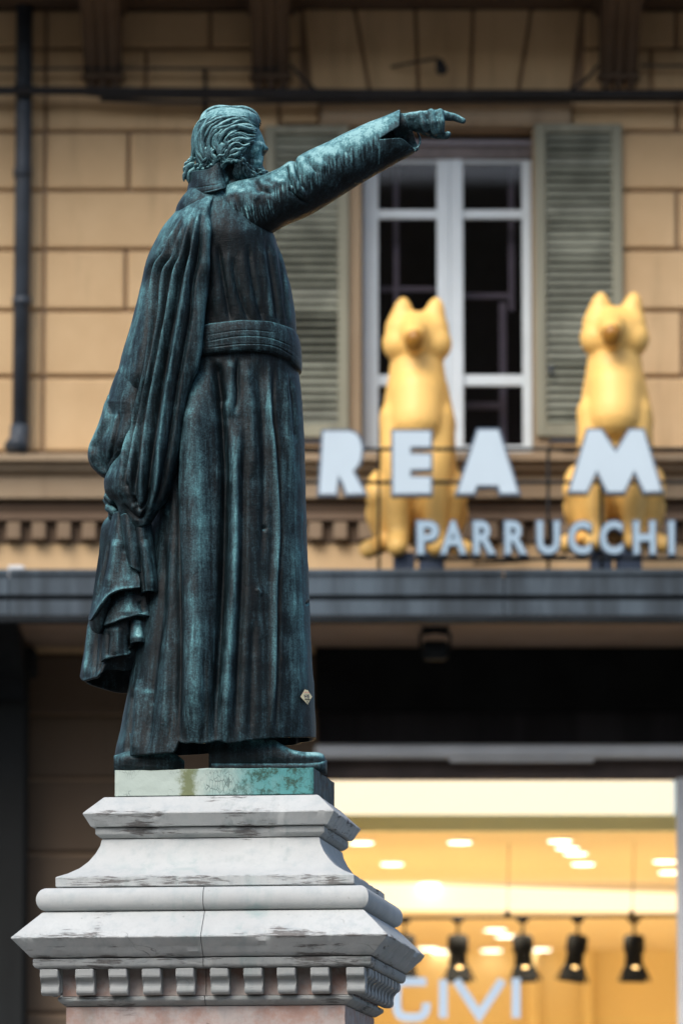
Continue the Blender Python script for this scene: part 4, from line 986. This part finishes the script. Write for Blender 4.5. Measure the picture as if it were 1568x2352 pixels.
arm = (Uw+Lww)/2 + (Uw-Lww)/2*np.cos(ph)[..., None]; arm[..., 1] -= BB[:, None]*M*np.sin(ph)
c2 = lambda pts: [(612.4 + a*.3125, 232.7 + b*.3125) for a, b in pts]
ast = [('r', c2([(165,455),(185,500),(200,560),(240,640),(290,710)]), 5, 7), ('g', c2([(225,440),(215,480),(225,560),(265,650)]), 4, 6), ('g', c2([(150,480),(165,560),(190,640)]), 5, 6), ('r', c2([(260,400),(270,470),(330,560)]), 9, 4), ('r', c2([(330,380),(350,440),(440,500)]), 10, 4), ('g', c2([(300,400),(310,460),(380,540)]), 6, 3.5),
       ('r', c1([(1060,770),(1060,830),(1090,900),(1150,960)]), 9, 3.5), ('r', c1([(1160,760),(1180,800),(1230,830),(1330,830)]), 8, 4), ('g', c1([(1110,770),(1120,850),(1180,900)]), 7, 3), ('g', c1([(1150,770),(1150,830),(1200,880),(1290,900)]), 6, 3), ('r', c1([(1250,745),(1290,790),(1400,800)]), 6, 4),
       ('r', c2([(400,330),(420,380),(520,420)]), 12, 3), ('r', c2([(600,240),(640,300),(720,350)]), 12, 2.5), ('g', c2([(500,285),(540,340),(620,400)]), 9, 2.5), ('g', c2([(160,640),(240,720),(300,745)]), 4, 5), ('g', c1([(900,900),(960,1000),(1000,1120)]), 8, 3), ('r', c1([(880,880),(920,1000),(960,1120)]), 10, 3), ('g', c1([(840,860),(800,980),(790,1100)]), 7, 6), ('r', c1([(1000,860),(1040,960),(1100,1060)]), 9, 4),
       ('p', c2([(20,580),(160,520),(340,440),(560,330),(760,240),(960,140)]), 22, .46), ('p', c2([(20,640),(200,560),(400,480),(600,390),(780,290)]), 16, .18), ('p', c1([(880,860),(1000,840),(1150,800)]), 16, .24), ('p', c1([(1240,860),(1330,920)]), 8, .4)]
# rain drips below the pale upper side
for k in range(46):
    x = 612 + k*5.6 + rng.uniform(-2.5, 2.5); y = np.interp(x, [612, 680, 740, 800, 860], [452, 415, 388, 352, 322]) + rng.uniform(-4, 5)
    L_ = rng.uniform(8, 34); dx = rng.uniform(0, 5)
    ast.append(('p', [(x, y-8), (x + dx*.5, y + L_*.5), (x + dx, y + L_)], rng.uniform(.8, 1.7), rng.uniform(.3, .75)))
for k in range(22):
    x = 528 + k*4.5 + rng.uniform(-2, 2); y = np.interp(x, [520, 560, 620], [470, 476, 466]) + rng.uniform(-5, 10); L_ = rng.uniform(12, 38)
    ast.append(('p', [(x, y-8), (x+3, y + L_*.5), (x + 7, y + L_)], rng.uniform(.8, 1.6), rng.uniform(.25, .65)))
ast.append(('p', [(869, 322), (870, 345), (868, 382)], 1.5, .7))
ast.append(('p', [(560,545),(700,480),(850,395),(950,345)], 26, -.25))
av, ap, an = sculpt(arm, True, ast, None, 1.2, .26, seed=2)
Xp, Yp = proj(av); fr_ = an[..., 1] < .15
# trim the cuff: upper flap, open slit, longer lower flap
def inpoly(X, Y, poly):
    r = np.zeros(X.shape, bool); n_ = len(poly)
    for i in range(n_):
        (x0, y0), (x1, y1) = poly[i], poly[(i+1) % n_]
        r ^= ((y0 > Y) != (y1 > Y)) & (X < (x1-x0)*(Y-y0)/(y1-y0+1e-12) + x0)
    return r
slit = [(868,321),(890,307),(917,290.5),(919,250),(1000,240),(1000,345),(952,345),(946,336),(936,328),(926,320),(916,316.5),(895,318)]
drop = inpoly(Xp, Yp, slit) & fr_
drop |= (Xp > 920) & (Yp < 291)
drop |= (Xp > 952) & fr_
SLEEVE = grid_mesh('sleeve', av, True, ap, False, drop=drop, thick=.010)
# turned lower cuff lip and inner cuff
rows = [[(918,352,-30),(940,345,-28),(953,343,-10),(958,340,12),(962,330,32),(962,318,40),(958,306,42)], [(925,346,-26),(942,341,-22),(954,340,-6),(960,336,12),(965,328,30),(965,316,38),(959,304,40)]]
def patch(name, rows, nu=60, nv=50, strokes=(), thick=.008, noise=.8, base=.2, seed=0, bell=0):
    R = np.array([curve(r, nu) for r in rows]); R = np.array([curve(R[:, j], nv) if len(rows) > 2 else R[0, j] + (R[1, j]-R[0, j])*np.linspace(0, 1, nv)[:, None] for j in range(nu)]).transpose(1, 0, 2)
    V = P(R[..., 0], R[..., 1], S0 + R[..., 2]*M)
    V, pt, _ = sculpt(V, False, list(strokes), np.ones(V.shape[:2]), noise, base, seed=seed)
    return grid_mesh(name, V, False, pt, False, thick=thick)
patch('cuff_lip', rows, 50, 8, [('p', [(945,340),(960,330),(964,310)], 4, .5)], .007, .1, .3)
nk = 40; ic = curve([(897,298,0),(918,288,0),(931,283,0)], nk); ir = np.linspace(25, 26, nk)
V_, F_ = tube_arrays(P(ic[:, 0], ic[:, 1], S0 + ic[:, 2]*M), ir*M, 32)
me = mesh('inner_cuff', V_, F_); me.attributes.new('patina', 'FLOAT', 'POINT').data.foreach_set('value', np.full(len(V_), .12, np.float32)); link('inner_cuff', me, BRONZE, stat, True)

# ---- pointing hand
def q3(x, y, d=0): return P(x, y, S0 + d*M)
def caps_obj(name, items, voxel, smooth, parent=None, mat=BRONZE, n=14):
    V, F = capsules([(q3(*a), ra*M, q3(*b), rb*M) for a, ra, b, rb in items], n)
    o = remesh(link(name, mesh(name, V, F), mat, parent or stat, True), voxel, smooth); o['patina_level'] = .55; return o
hand = [((942,270,-10), 13, (1004,263,-8), 12), ((900,284,2), 21, (938,279,2), 20.5), ((938,279,2), 20.5, (965,276,2), 21), ((962,272,-4), 18, (1006,270,-2), 17.5), ((958,285,4), 19, (1004,284,6), 18), ((955,290,6), 14, (1000,300,10), 14),
        ((966,263,-14), 9.5, (973,284,-22), 9.2), ((973,284,-22), 9, (978,299,-16), 8), ((978,299,-16), 8, (984,304,2), 7.5),
        ((989,258.5,-14), 9.5, (994,283,-25), 9.8), ((994,283,-25), 9.6, (998,303,-17), 8.6), ((998,303,-17), 8.4, (1002,306,4), 8),
        ((1010,258.5,-10), 9.8, (1012,281,-21), 10), ((1012,281,-21), 9.8, (1012,301,-14), 9), ((1012,301,-14), 8.8, (1010,305,6), 8),
        ((1008,262,8), 12, (1026,267,12), 11.5), ((1026,267,12), 11, (1044,270,14), 9.6), ((1044,270,14), 9.4, (1062.5,277.5,14), 7.2),
        ((975,300,14), 12, (1004,311,8), 9.5), ((1004,311,8), 9.2, (1024,312,-4), 8.6), ((1024,312,-4), 8.6, (1028,308.5,-8), 7.4)]
caps_obj('hand', hand, .0032, 1)
caps_obj('thumbnail', [((1029,307,-14), 3.4, (1028.5,311,-14), 3)], .003, 1)

# ---- head, neck, face on the far side
hL = [(249,498),(252,490),(258,478),(272,463),(293,452),(320,447),(345,446),(365,448),(385,452),(405,460),(440,462),(462,455)]
hR = [(249,536),(252,558),(258,572),(270,584),(285,591),(297,596),(305,600),(313,603.5),(325,607.5),(333,610),(338,613.5),(343,615),(348,613),(353,610),(359,605),(366,603.5),(374,604),(382,606.5),(390,609.5),(398,613),(404,616),(412,615),(424,604),(440,580),(462,560)]
hB = [(249,10),(254,34),(262,52),(280,68),(310,78),(345,80),(380,70),(400,58),(440,46),(462,50)]
yh = np.linspace(249, 460, 200)
head = loft(yh, hL, hR, [(249,0),(462,0)], [(249,10),(462,10)], hB, hB, 220, 2.0)
hs = [('r', c1([(1110,480),(1150,560),(1150,640)]), 12, 5), ('g', c1([(1185,590),(1195,640),(1190,690)]), 4, 2.5), ('g', c1([(1205,500),(1195,540),(1190,560)]), 4, 5), ('r', c1([(1195,480),(1235,488)]), 4, 3), ('g', c1([(1130,700),(1160,690),(1180,660)]), 4, 3), ('r', c1([(980,560),(1000,600)]), 8, 5), ('g', c1([(1090,560),(1070,640)]), 8, 3), ('g', c1([(900,620),(880,700),(900,800)]), 10, 6),
      ('p', c1([(1110,430),(1140,520),(1150,600),(1130,680)]), 12, .62), ('p', c1([(1150,360),(1190,440)]), 12, .32), ('p', c1([(900,620),(900,780)]), 14, -.2)]
hv, hp, hn = sculpt(head, True, hs, None, .5, .52)
# features turned away from the camera: nose, far brow, eye hollows, mouth
def bump3(V, N_, c, r, a): d = np.linalg.norm((V - P(c[0], c[1], S0 + c[2]*M))/(np.array(r)*M), axis=-1); return V + N_*(a*M*np.exp(-d**2))[..., None]
hv = bump3(hv, hn, (585, 375, 62), (9, 16, 26), 26); hv = bump3(hv, hn, (590, 385, 58), (10, 12, 10), 12)
hv = bump3(hv, hn, (600, 352, 40), (12, 10, 9), -7); hv = bump3(hv, hn, (560, 352, 76), (12, 10, 9), -7); hv = bump3(hv, hn, (590, 340, 60), (34, 30, 6), 5)
grid_mesh('head', hv, True, hp, True)
caps_obj('eyebrow', [((604,341,-8), 4.5, (612,343,8), 5), ((612,343,8), 5, (606,344,30), 4)], .004, 1)

def headsurf(x, y, lift):
    a, b, d = prof(hL, y), prof(hR, y), prof(hB, y); u = np.clip((x - (a+b)/2)/((b-a)/2), -1, 1)
    dep = -d*np.sqrt(1 - u*u)
    return P(x, y, S0 + (dep + 5 - lift)*M)
def locks(name, guides, kids, seed, lift=4, wig=2.4):
    r = np.random.RandomState(seed); V, F = [], []
    for gd, w in guides:
        base = np.array(c1(gd))
        for k in range(kids):
            off = (k - (kids-1)/2) * w * .78
            c = curve(base, 26); d = np.gradient(c, axis=0); nrm = np.stack([-d[:, 1], d[:, 0]], 1); nrm /= np.maximum(np.linalg.norm(nrm, axis=1), 1e-6)[:, None]
            t = np.linspace(0, 1, 26); c = c + nrm*(off*(1 - .35*t) + wig*w*.12*np.sin(t*r.uniform(7, 12) + r.uniform(0, 6)))[:, None] + r.normal(0, .5, 2)
            yq = np.clip(c[:, 1], 250, 425)
            pts = headsurf(c[:, 0], yq, lift + r.uniform(-2.0, 2.4) + 2.5*np.sin(t*math.pi)*(k == kids//2)); pts[:, 2] -= (c[:, 1] - yq)*M
            rad = w*r.uniform(.46, .72)*np.minimum(1, np.minimum(t*5 + .45, (1-t)*2.6 + .2))*(1 + .18*np.sin(t*r.uniform(6, 10) + r.uniform(0, 6)))*M
            v, f = tube_arrays(pts, rad, 10, .14, r.uniform(0, 6)); o = len(V); V += v; F += [tuple(i+o for i in q) for q in f]
    return V, F
GT = [([(640,235),(720,170),(830,132),(960,128),(1080,165),(1168,262)], 7.5), ([(680,262),(780,202),(900,168),(1020,182),(1110,222),(1160,285)], 7), ([(720,292),(820,238),(930,208),(1030,222),(1100,258),(1148,300)], 6.5), ([(745,312),(840,272),(940,242),(1000,232),(1060,245)], 6), ([(610,255),(690,172),(790,122),(900,112),(1010,122),(1110,170),(1170,238)], 7),
      ([(1130,325),(1060,312),(980,292),(900,312),(840,345),(800,405),(790,470)], 5.5), ([(1122,365),(1050,375),(980,352),(920,362),(870,382),(840,425),(850,470)], 5), ([(1100,400),(1040,420),(980,400),(930,402),(890,432),(860,482),(840,540)], 5), ([(1070,440),(1010,460),(950,442),(900,472),(870,522),(830,562)], 5), ([(1040,472),(980,502),(930,492),(890,532),(850,582)], 5), ([(1000,520),(950,542),(900,562),(860,592)], 5), ([(1130,308),(1040,288),(950,278),(860,302),(800,352),(770,425)], 5.5), ([(960,330),(900,345),(860,400),(880,450),(930,460)], 4.5), ([(1010,380),(960,420),(900,410),(870,450),(900,500)], 4.2),
      ([(760,182),(680,202),(630,282),(600,382),(590,482),(600,562),(640,622)], 7), ([(780,232),(710,262),(660,332),(640,422),(660,502),(700,562),(720,622)], 6.5), ([(800,282),(740,322),(700,392),(700,462),(730,532),(760,592)], 6), ([(700,182),(620,242),(578,332),(562,432),(552,532),(522,602),(488,642)], 6.5), ([(650,212),(595,282),(566,382),(556,482),(546,572),(562,642),(600,672)], 6), ([(720,222),(650,292),(615,392),(612,492),(640,572),(680,642)], 6.5), ([(790,332),(760,382),(750,452),(780,512),(800,572),(790,612)], 5.5), ([(820,430),(800,480),(810,540),(830,590),(810,630)], 5),
      ([(880,500),(850,540),(800,560),(770,590)], 5), ([(940,560),(900,590),(850,600),(820,590)], 5), ([(900,440),(850,450),(820,500),(790,540)], 5.5), ([(960,590),(920,600),(880,600)], 4.5), ([(740,480),(720,540),(740,600),(700,640)], 6), ([(680,470),(690,550),(660,610),(620,640)], 6), ([(560,560),(520,600),(490,630),(478,650)], 6), ([(545,580),(508,625),(478,665),(485,705)], 6), ([(565,620),(515,665),(474,720),(482,785)], 6.5), ([(605,640),(555,682),(515,742),(512,795)], 6.5), ([(645,640),(605,682),(560,720),(530,760)], 6), ([(700,630),(660,670),(620,680)], 5.5), ([(760,600),(730,640),(690,660)], 5)]
hx_ = loft(np.linspace(249.5, 418, 90), lambda y: prof(hL, y) + 3, [(249,536),(256,570),(268,592),(285,596),(293,590),(305,578),(330,560),(350,540),(380,520),(418,490)], [(249,0),(418,0)], [(249,-2),(285,0),(330,-60),(380,-62),(418,-40)], lambda y: prof(hB, y)*np.interp(y, [249, 285, 330, 418], [.95, .93, .42, .3]), lambda y: prof(hB, y)*1.02, 120)
Vh, Fh = locks('hair', [(g_, w_*1.22) for g_, w_ in GT], 2, 5, 6)
nb = len(Vh); nr_, nc_ = hx_.shape[:2]
Vh = Vh + list(hx_.reshape(-1, 3)); Fh = Fh + [(nb+i*nc_+j, nb+i*nc_+(j+1) % nc_, nb+(i+1)*nc_+(j+1) % nc_, nb+(i+1)*nc_+j) for i in range(nr_-1) for j in range(nc_)] + [tuple(nb+j for j in range(nc_)), tuple(nb+(nr_-1)*nc_+j for j in range(nc_))[::-1]]
setpat(link('hair', mesh('hair', Vh, Fh), BRONZE, stat, True), .72)
GB = [([(985,590),(975,650),(990,710),(1010,770)], 5), ([(1010,600),(1005,660),(1025,720),(1050,765)], 5), ([(1035,610),(1040,670),(1060,720),(1095,760)], 5), ([(1060,640),(1078,690),(1105,720),(1140,752)], 4.5), ([(1085,690),(1110,720),(1150,745),(1190,755)], 4.5), ([(1000,560),(1000,600),(1015,650)], 4.5), ([(1150,700),(1180,690),(1210,705),(1235,730)], 4.5), ([(960,620),(950,690),(965,760)], 4.5)]
Vb, Fb = locks('beard', [(g_, w_*1.25) for g_, w_ in GB], 3, 9, 6)
V2, F2 = capsules([(q3(578,405,30), 26*M, q3(592,425,30), 20*M), (q3(575,398,0), 22*M, q3(585,418,10), 20*M)]); nb = len(Vb)
setpat(link('beard', mesh('beard', Vb + V2, Fb + [tuple(i+nb for i in f) for f in F2]), BRONZE, stat, True), .55)

# ---- stand-up collar
patch('collar', [[(441,398,18),(443,396,-10),(453,393,-42),(481,389,-66),(497,377,-70),(504,371,-64),(511,378,-50),(518,392,-22),(520,400,10)], [(437,420,18),(440,418,-14),(456,415,-52),(485,412,-76),(505,410,-74),(513,410,-62),(519,412,-45),(521,418,-15),(522,420,12)], [(428,460,18),(434,457,-20),(460,447,-66),(490,441,-92),(508,436,-90),(516,432,-74),(521,430,-50),(523,430,-18),(524,432,12)]], 120, 70,
      [('r', c1([(790,605),(840,660),(855,740),(850,810)]), 2.5, 3), ('p', c1([(795,600),(845,670),(852,800)]), 3, .55), ('g', c1([(520,860),(640,840),(800,815)]), 1.5, 1), ('g', c1([(510,935),(640,890),(810,850)]), 2, 1.5), ('p', c1([(560,720),(700,690)]), 12, .12)], .012, .6, .22)
patch('collar_back', [[(441,398,18),(450,398,50),(480,396,66),(510,398,48),(520,400,10)], [(428,460,18),(440,455,66),(480,450,92),(515,445,60),(524,432,12)]], 40, 30, (), .012, .5, .2)

# ---- boots
def boot(prof_top, bot, hd, dep, name):
    xs = np.array([p[0] for p in prof_top]); q = np.linspace(xs[0], xs[-1], 90)
    tp = spl(xs, [p[1] for p in prof_top], q); hd_ = spl([h[0] for h in hd], [h[1] for h in hd], q)
    a = np.linspace(0, 2*math.pi, 40, endpoint=False)[None, :]
    A = P(q, tp, S0 + dep*M)[:, None]; B = P(q, np.full_like(q, bot), S0 + dep*M)[:, None]
    k = np.sign(np.cos(a))*np.abs(np.cos(a))**.8
    V = (A+B)/2 + (A-B)/2*k[..., None]; V[..., 1] = V[..., 1] - hd_[:, None]*M*np.sign(np.sin(a))*np.abs(np.sin(a))**.75
    return V
b1 = boot([(480,1690),(560,1690),(625,1698),(650,1711),(670,1722),(701,1728),(729,1728.5),(742,1733),(747,1741),(749,1748)], 1776, [(480,30),(600,34),(680,36),(730,34),(745,22),(749,6)], -70, 'boot')
bv, bp, _ = sculpt(b1, True, [('g', [(600,1749),(660,1751),(710,1749),(747,1744)], 2, 3), ('r', [(655,1722),(690,1735),(735,1735)], 6, 2), ('p', [(700,1730),(728,1731),(746,1738)], 7, .4), ('g', [(648,1716),(665,1732),(668,1745)], 3, 2.5)], None, .5, .2)
bo = grid_mesh('boot', bv, True, bp, True)
so = boot([(486,1752),(600,1752),(700,1751),(730,1749),(745,1746),(751,1747)], 1779, [(486,34),(600,36),(680,39),(730,38),(746,26),(751,8)], -70, 'sole')
grid_mesh('sole', so, True, None, True, parent=bo)
b2 = boot([(262,1736),(300,1725),(360,1722),(400,1730),(424,1748)], 1779, [(262,14),(290,32),(380,34),(424,14)], -60, 'boot')
b2v, b2p, _ = sculpt(b2, True, [('g', [(270,1752),(340,1754),(420,1754)], 2, 3)], None, .5, .16)
b2o = grid_mesh('boot', b2v, True, b2p, True)

# ---- cloth held in the lowered left hand
C = lambda pts: [(a*.3385, 979.8 + b*.3385) for a, b in pts]
patch('cloth_back', [[(258,1178,30),(280,1170,55),(310,1175,50)], [(232,1260,30),(270,1260,70),(330,1260,60)], [(206,1440,35),(250,1450,75),(330,1450,60)], [(186,1555,20),(205,1571,45),(230,1580,60),(271,1591,62),(300,1590,50),(330,1575,30)]], 60, 90, [('p', [(190,1563),(230,1580),(280,1591)], 2.5, .25)], .012, .8, .05)
patch('cloth_under', [[(258,1180,10),(272,1176,-40),(300,1178,-50),(320,1182,-40)], [(236,1212,12),(262,1210,-36),(300,1212,-60),(338,1215,-50)], [(228,1290,15),(262,1290,-32),(300,1290,-55),(348,1290,-48)], [(212,1395,18),(250,1395,-30),(290,1395,-50),(348,1395,-38)], [(198,1485,20),(236,1488,-28),(280,1490,-46),(335,1490,-32)], [(186,1553,22),(192,1564,0),(210,1560,-26),(224,1557,-38),(232,1548,-46),(242,1540,-40),(262,1537,-32),(290,1540,-30),(322,1530,-20)]], 110, 120,
      [('g', [(226,1420),(222,1490),(218,1556)], 4, 6), ('r', [(212,1420),(205,1490),(198,1556)], 6, 5), ('p', [(214,1430),(206,1490),(200,1550)], 6, .35), ('g', [(240,1440),(238,1500),(228,1550)], 3, 5), ('p', [(188,1560),(215,1558)], 2.5, .25)], .010, 1, .18)
patch('cloth_third_fold', [[(240,1395,-46),(280,1390,-62),(335,1395,-60)], [(238,1440,-48),(275,1435,-66),(336,1440,-62)], [(235,1521,-46),(243,1514,-60),(252,1511,-66),(266,1508,-68),(283,1505,-66),(297,1503,-58),(299,1490,-54),(301,1480,-68),(308,1476,-80),(320,1474.5,-84),(331,1476,-74),(334,1466,-52)]], 120, 70,
      [('g', [(299,1420),(297,1460),(297,1500)], 3.5, 9), ('r', [(317,1425),(317,1475)], 10, 5), ('p', [(318,1425),(317,1470)], 7, .35), ('p', [(240,1515),(270,1506),(296,1501)], 3, .35), ('g', [(252,1450),(248,1510)], 4, 4), ('r', [(268,1440),(268,1505)], 9, 3)], .012, .8, .2)
patch('cloth_curl', [[(352,1240,-52),(362,1300,-48),(368,1360,-40)], [(338,1300,-60),(352,1350,-58),(370,1400,-40)], [(330,1370,-62),(345,1390,-58),(369,1420,-38)], [(332,1430,-58),(343,1432,-54),(358,1436,-44)], [(335,1458,-52),(338,1460,-50),(342,1459,-46)]], 50, 60, [('g', [(350,1378),(346,1420),(340,1450)], 5, 7), ('p', [(368,1370),(366,1420),(345,1455)], 3, .25)], .010, .8, .16)
patch('cloth_second_fold', [[(245,1320,-50),(290,1320,-68),(332,1325,-66)], [(240,1390,-54),(280,1385,-74),(336,1380,-74)], [(238,1438,-56),(246,1436,-68),(264,1430,-80),(281,1423,-84),(298,1418,-86),(312,1414,-88),(325,1413,-86),(337,1416,-80),(349,1415,-66)]], 110, 60, [('r', [(300,1360),(296,1416)], 14, 4), ('p', [(242,1434),(264,1426),(300,1414),(340,1412)], 3, .32), ('p', [(290,1370),(285,1410)], 14, .14), ('g', [(320,1380),(330,1412)], 5, 4)], .012, .8, .2)
patch('cloth_tube_fold', [[(296,1188,-60),(305,1182,-78),(322,1180,-90),(340,1186,-74),(344,1192,-58)], [(304,1250,-66),(314,1246,-86),(330,1244,-98),(348,1248,-78),(352,1256,-56)], [(312,1310,-70),(322,1304,-92),(340,1302,-102),(358,1308,-80),(362,1318,-54)], [(324,1374,-66),(326,1364,-84),(334,1358,-98),(347,1357,-104),(360,1360,-90),(367,1368,-70),(369,1380,-50)]], 90, 90, [('p', [(335,1240),(345,1300),(350,1350)], 10, .25), ('r', [(330,1240),(340,1300),(347,1355)], 7, 4), ('g', [(318,1250),(328,1320),(333,1360)], 4, 4), ('p', [(328,1362),(347,1357),(366,1366)], 2.5, .35)], .012, .8, .2)
patch('cloth_front_fold', [[(262,1180,-40),(272,1176,-62),(283,1182,-60)], [(250,1235,-44),(270,1232,-74),(292,1240,-72)], [(236,1300,-48),(268,1290,-84),(308,1296,-82)], [(224,1350,-46),(262,1335,-90),(320,1325,-92)], [(206,1424,-36),(211,1426,-56),(219,1414,-74),(234,1390,-90),(250,1370,-98),(264,1361,-102),(280,1355.5,-104),(300,1353,-104),(322,1350,-98)]], 110, 110,
      [('p', [(215,1415),(234,1386),(252,1366),(280,1352),(320,1347)], 3, .35), ('r', [(270,1240),(262,1300),(250,1350)], 10, 5), ('p', [(285,1290),(290,1340)], 16, .2), ('g', [(256,1230),(240,1320),(222,1390)], 5, 5), ('r', [(288,1260),(292,1300),(288,1348)], 12, 3), ('p', [(272,1220),(264,1300)], 6, .15)], .012, .9, .2)
patch('cloth_turned_edge', [[(206,1424,-34),(213,1424,-54),(222,1410,-70),(236,1388,-84),(252,1368,-90)], [(207,1432,-30),(214,1445,-50),(228,1448,-62),(240,1420,-66),(256,1385,-66)], [(212,1440,-20),(220,1450,-38),(233,1453,-46),(240,1440,-46),(256,1400,-46)]], 60, 40, [('p', [(210,1436),(222,1450),(234,1452)], 3, .2)], .010, .6, .12)
patch('cloth_flap', [[(280,1184,-72),(290,1180,-86),(302,1186,-84)], [(287,1240,-80),(298,1236,-96),(316,1244,-92)], [(294,1294,-82),(304,1302,-98),(314,1310,-100),(323,1316,-92)]], 50, 60, [('p', [(282,1190),(290,1250),(294.5,1290),(321,1314)], 2.5, .35), ('p', [(302,1240),(310,1290)], 7, .22)], .014, .5, .2)
caps_obj('left_hand', [((268,1120,-20), 26, (262,1150,-15), 24), ((262,1130,-25), 12, (246,1143,-30), 8.5), ((246,1143,-30), 8.5, (256,1150,-40), 8), ((262,1150,-20), 12, (250,1167,-28), 9.5), ((250,1167,-28), 9.5, (262,1176,-40), 9), ((264,1160,-10), 14, (262,1185,-20), 14), ((256,1132,0), 10, (244,1150,5), 8)], .004, 3)

# ---- bronze plinth under the boots
bz0, bz1 = [], []
hP = hm(229); zt_ = pz(1766, hP); zb_ = pz(1826.5, hP)
cxp = float(P(519, 1795, S0)[0])
bm = bmesh.new(); add_box(bm, -hP, hP, -hP+INS, hP-INS, zb_+.001, zt_)
bmesh.ops.subdivide_edges(bm, edges=list(bm.edges), cuts=40, use_grid_fill=True)
for v in bm.verts:
    w_ = np.array([[v.co.x*2, v.co.y*2, v.co.z*2]]); k = float(N1(w_, 5)[0]); tpf = 1 if v.co.z > zt_-.001 else 0
    v.co.z += tpf*.006*k; v.co = Vector((cxp + v.co.x*ca + v.co.y*sa, S0 + v.co.y*ca - v.co.x*sa + .002*float(N2(w_, 20)[0]), v.co.z))
bm_obj('bronze_plinth', bm, PLINTH, stat, True)

# ---- sticker on the coat
Xc, Yc_ = proj(full[:420]); dd = (Xc-697)**2 + (Yc_-1601)**2 + np.where(cn_[..., 1] > -.1, 1e9, 0)
i, j = np.unravel_index(np.argmin(dd), dd.shape)
pos = full[i, j] + cn_[i, j]*.006; nn = cn_[i-6:i+7, j-6:j+7].reshape(-1, 3).mean(0); nn = np.array([nn[0]*.8, nn[1], nn[2]*.3]); nn /= np.linalg.norm(nn)
ex_ = np.cross(nn, [0, 0, -1.]); ex_ = np.cross([0,0,1.], nn)*-1 if ex_[0] < 0 else ex_; ex_ = np.array(ex_)/np.linalg.norm(ex_); ex_ = ex_ if ex_[0] > 0 else -ex_
ez_ = np.cross(ex_, nn); ez_ = ez_ if ez_[2] > 0 else -ez_
st_ = empty('sticker', tuple(pos), 'small cream diamond sticker with two theatre masks near the coat hem', 'sticker')
def s7(x, y): return ((x - 775)*.0625*.98, (735 - y)*.0625*.98)     # enlarged view -> survey units
def flat(name, poly, mat, off, thick=.0008):
    def fn(a, b, d): u = pos + ex_*a*M + ez_*b*M + nn*(off + d); return tuple(u)
    return prism(name, [s7(*p) for p in poly], fn, 0, thick, mat, st_, 0)
flat('backing', [(455,755),(712,430),(770,462),(850,455),(1090,705),(850,1040)], INK, .006, .002)
flat('printed_face', [(478,758),(715,448),(765,478),(848,468),(1072,706),(845,1020)], STICK, .0085)
for nm, pl in (('laughing_mask', [(655,660),(690,668),(740,660),(780,645),(788,720),(770,780),(735,805),(695,785),(665,730)]), ('weeping_mask', [(803,645),(850,650),(915,632),(930,700),(920,765),(885,790),(850,785),(815,730)])): flat(nm, pl, INK, .0098)
for pl in ([(680,690),(715,695),(712,720),(685,718)], [(725,690),(765,680),(768,705),(730,715)], [(820,685),(855,690),(850,708),(825,705)], [(870,685),(910,675),(912,695),(878,703)], [(690,745),(735,768),(775,735),(768,775),(735,792),(700,775)], [(838,760),(870,728),(912,735),(915,750),(872,745),(845,772)]): flat('mask_opening', pl, EYEW, .0110)
for x, y, r in ((670,585,18), (750,563,22), (822,582,13), (890,562,20)): flat('pink_dot', [(x+r*math.cos(a), y+r*math.sin(a)) for a in np.linspace(0, 6.28, 9)[:-1]], PINKI, .0098)
for x, y in ((780,900), (778,945), (815,918), (828,968), (850,915), (868,945), (876,885)): flat('ink_drop', [(x-7,y-12),(x+7,y-12),(x+9,y+12),(x-9,y+12)], INK, .0098)
cvt = textmesh('I MOSCHERINE', 1, .01, .01)
Vt = np.array([v.co[:] for v in cvt.vertices]); mn, mx = Vt.min(0), Vt.max(0)
for v, q in zip(cvt.vertices, Vt):
    a, b = s7(675 + (q[0]-mn[0])/(mx[0]-mn[0])*290, 866 - (q[1]-mn[1])/(mx[1]-mn[1])*42 - (q[0]-mn[0])/(mx[0]-mn[0])*22)
    v.co = Vector((pos + ex_*a*M + ez_*b*M + nn*(.0102 + q[2]*.03)).tolist())
link('sticker_lettering', cvt, INK, st_)
print('objects', len(bpy.data.objects), 'tris', sum(len(o.data.loop_triangles) or len(o.data.polygons)*2 for o in bpy.data.objects if o.type == 'MESH'))
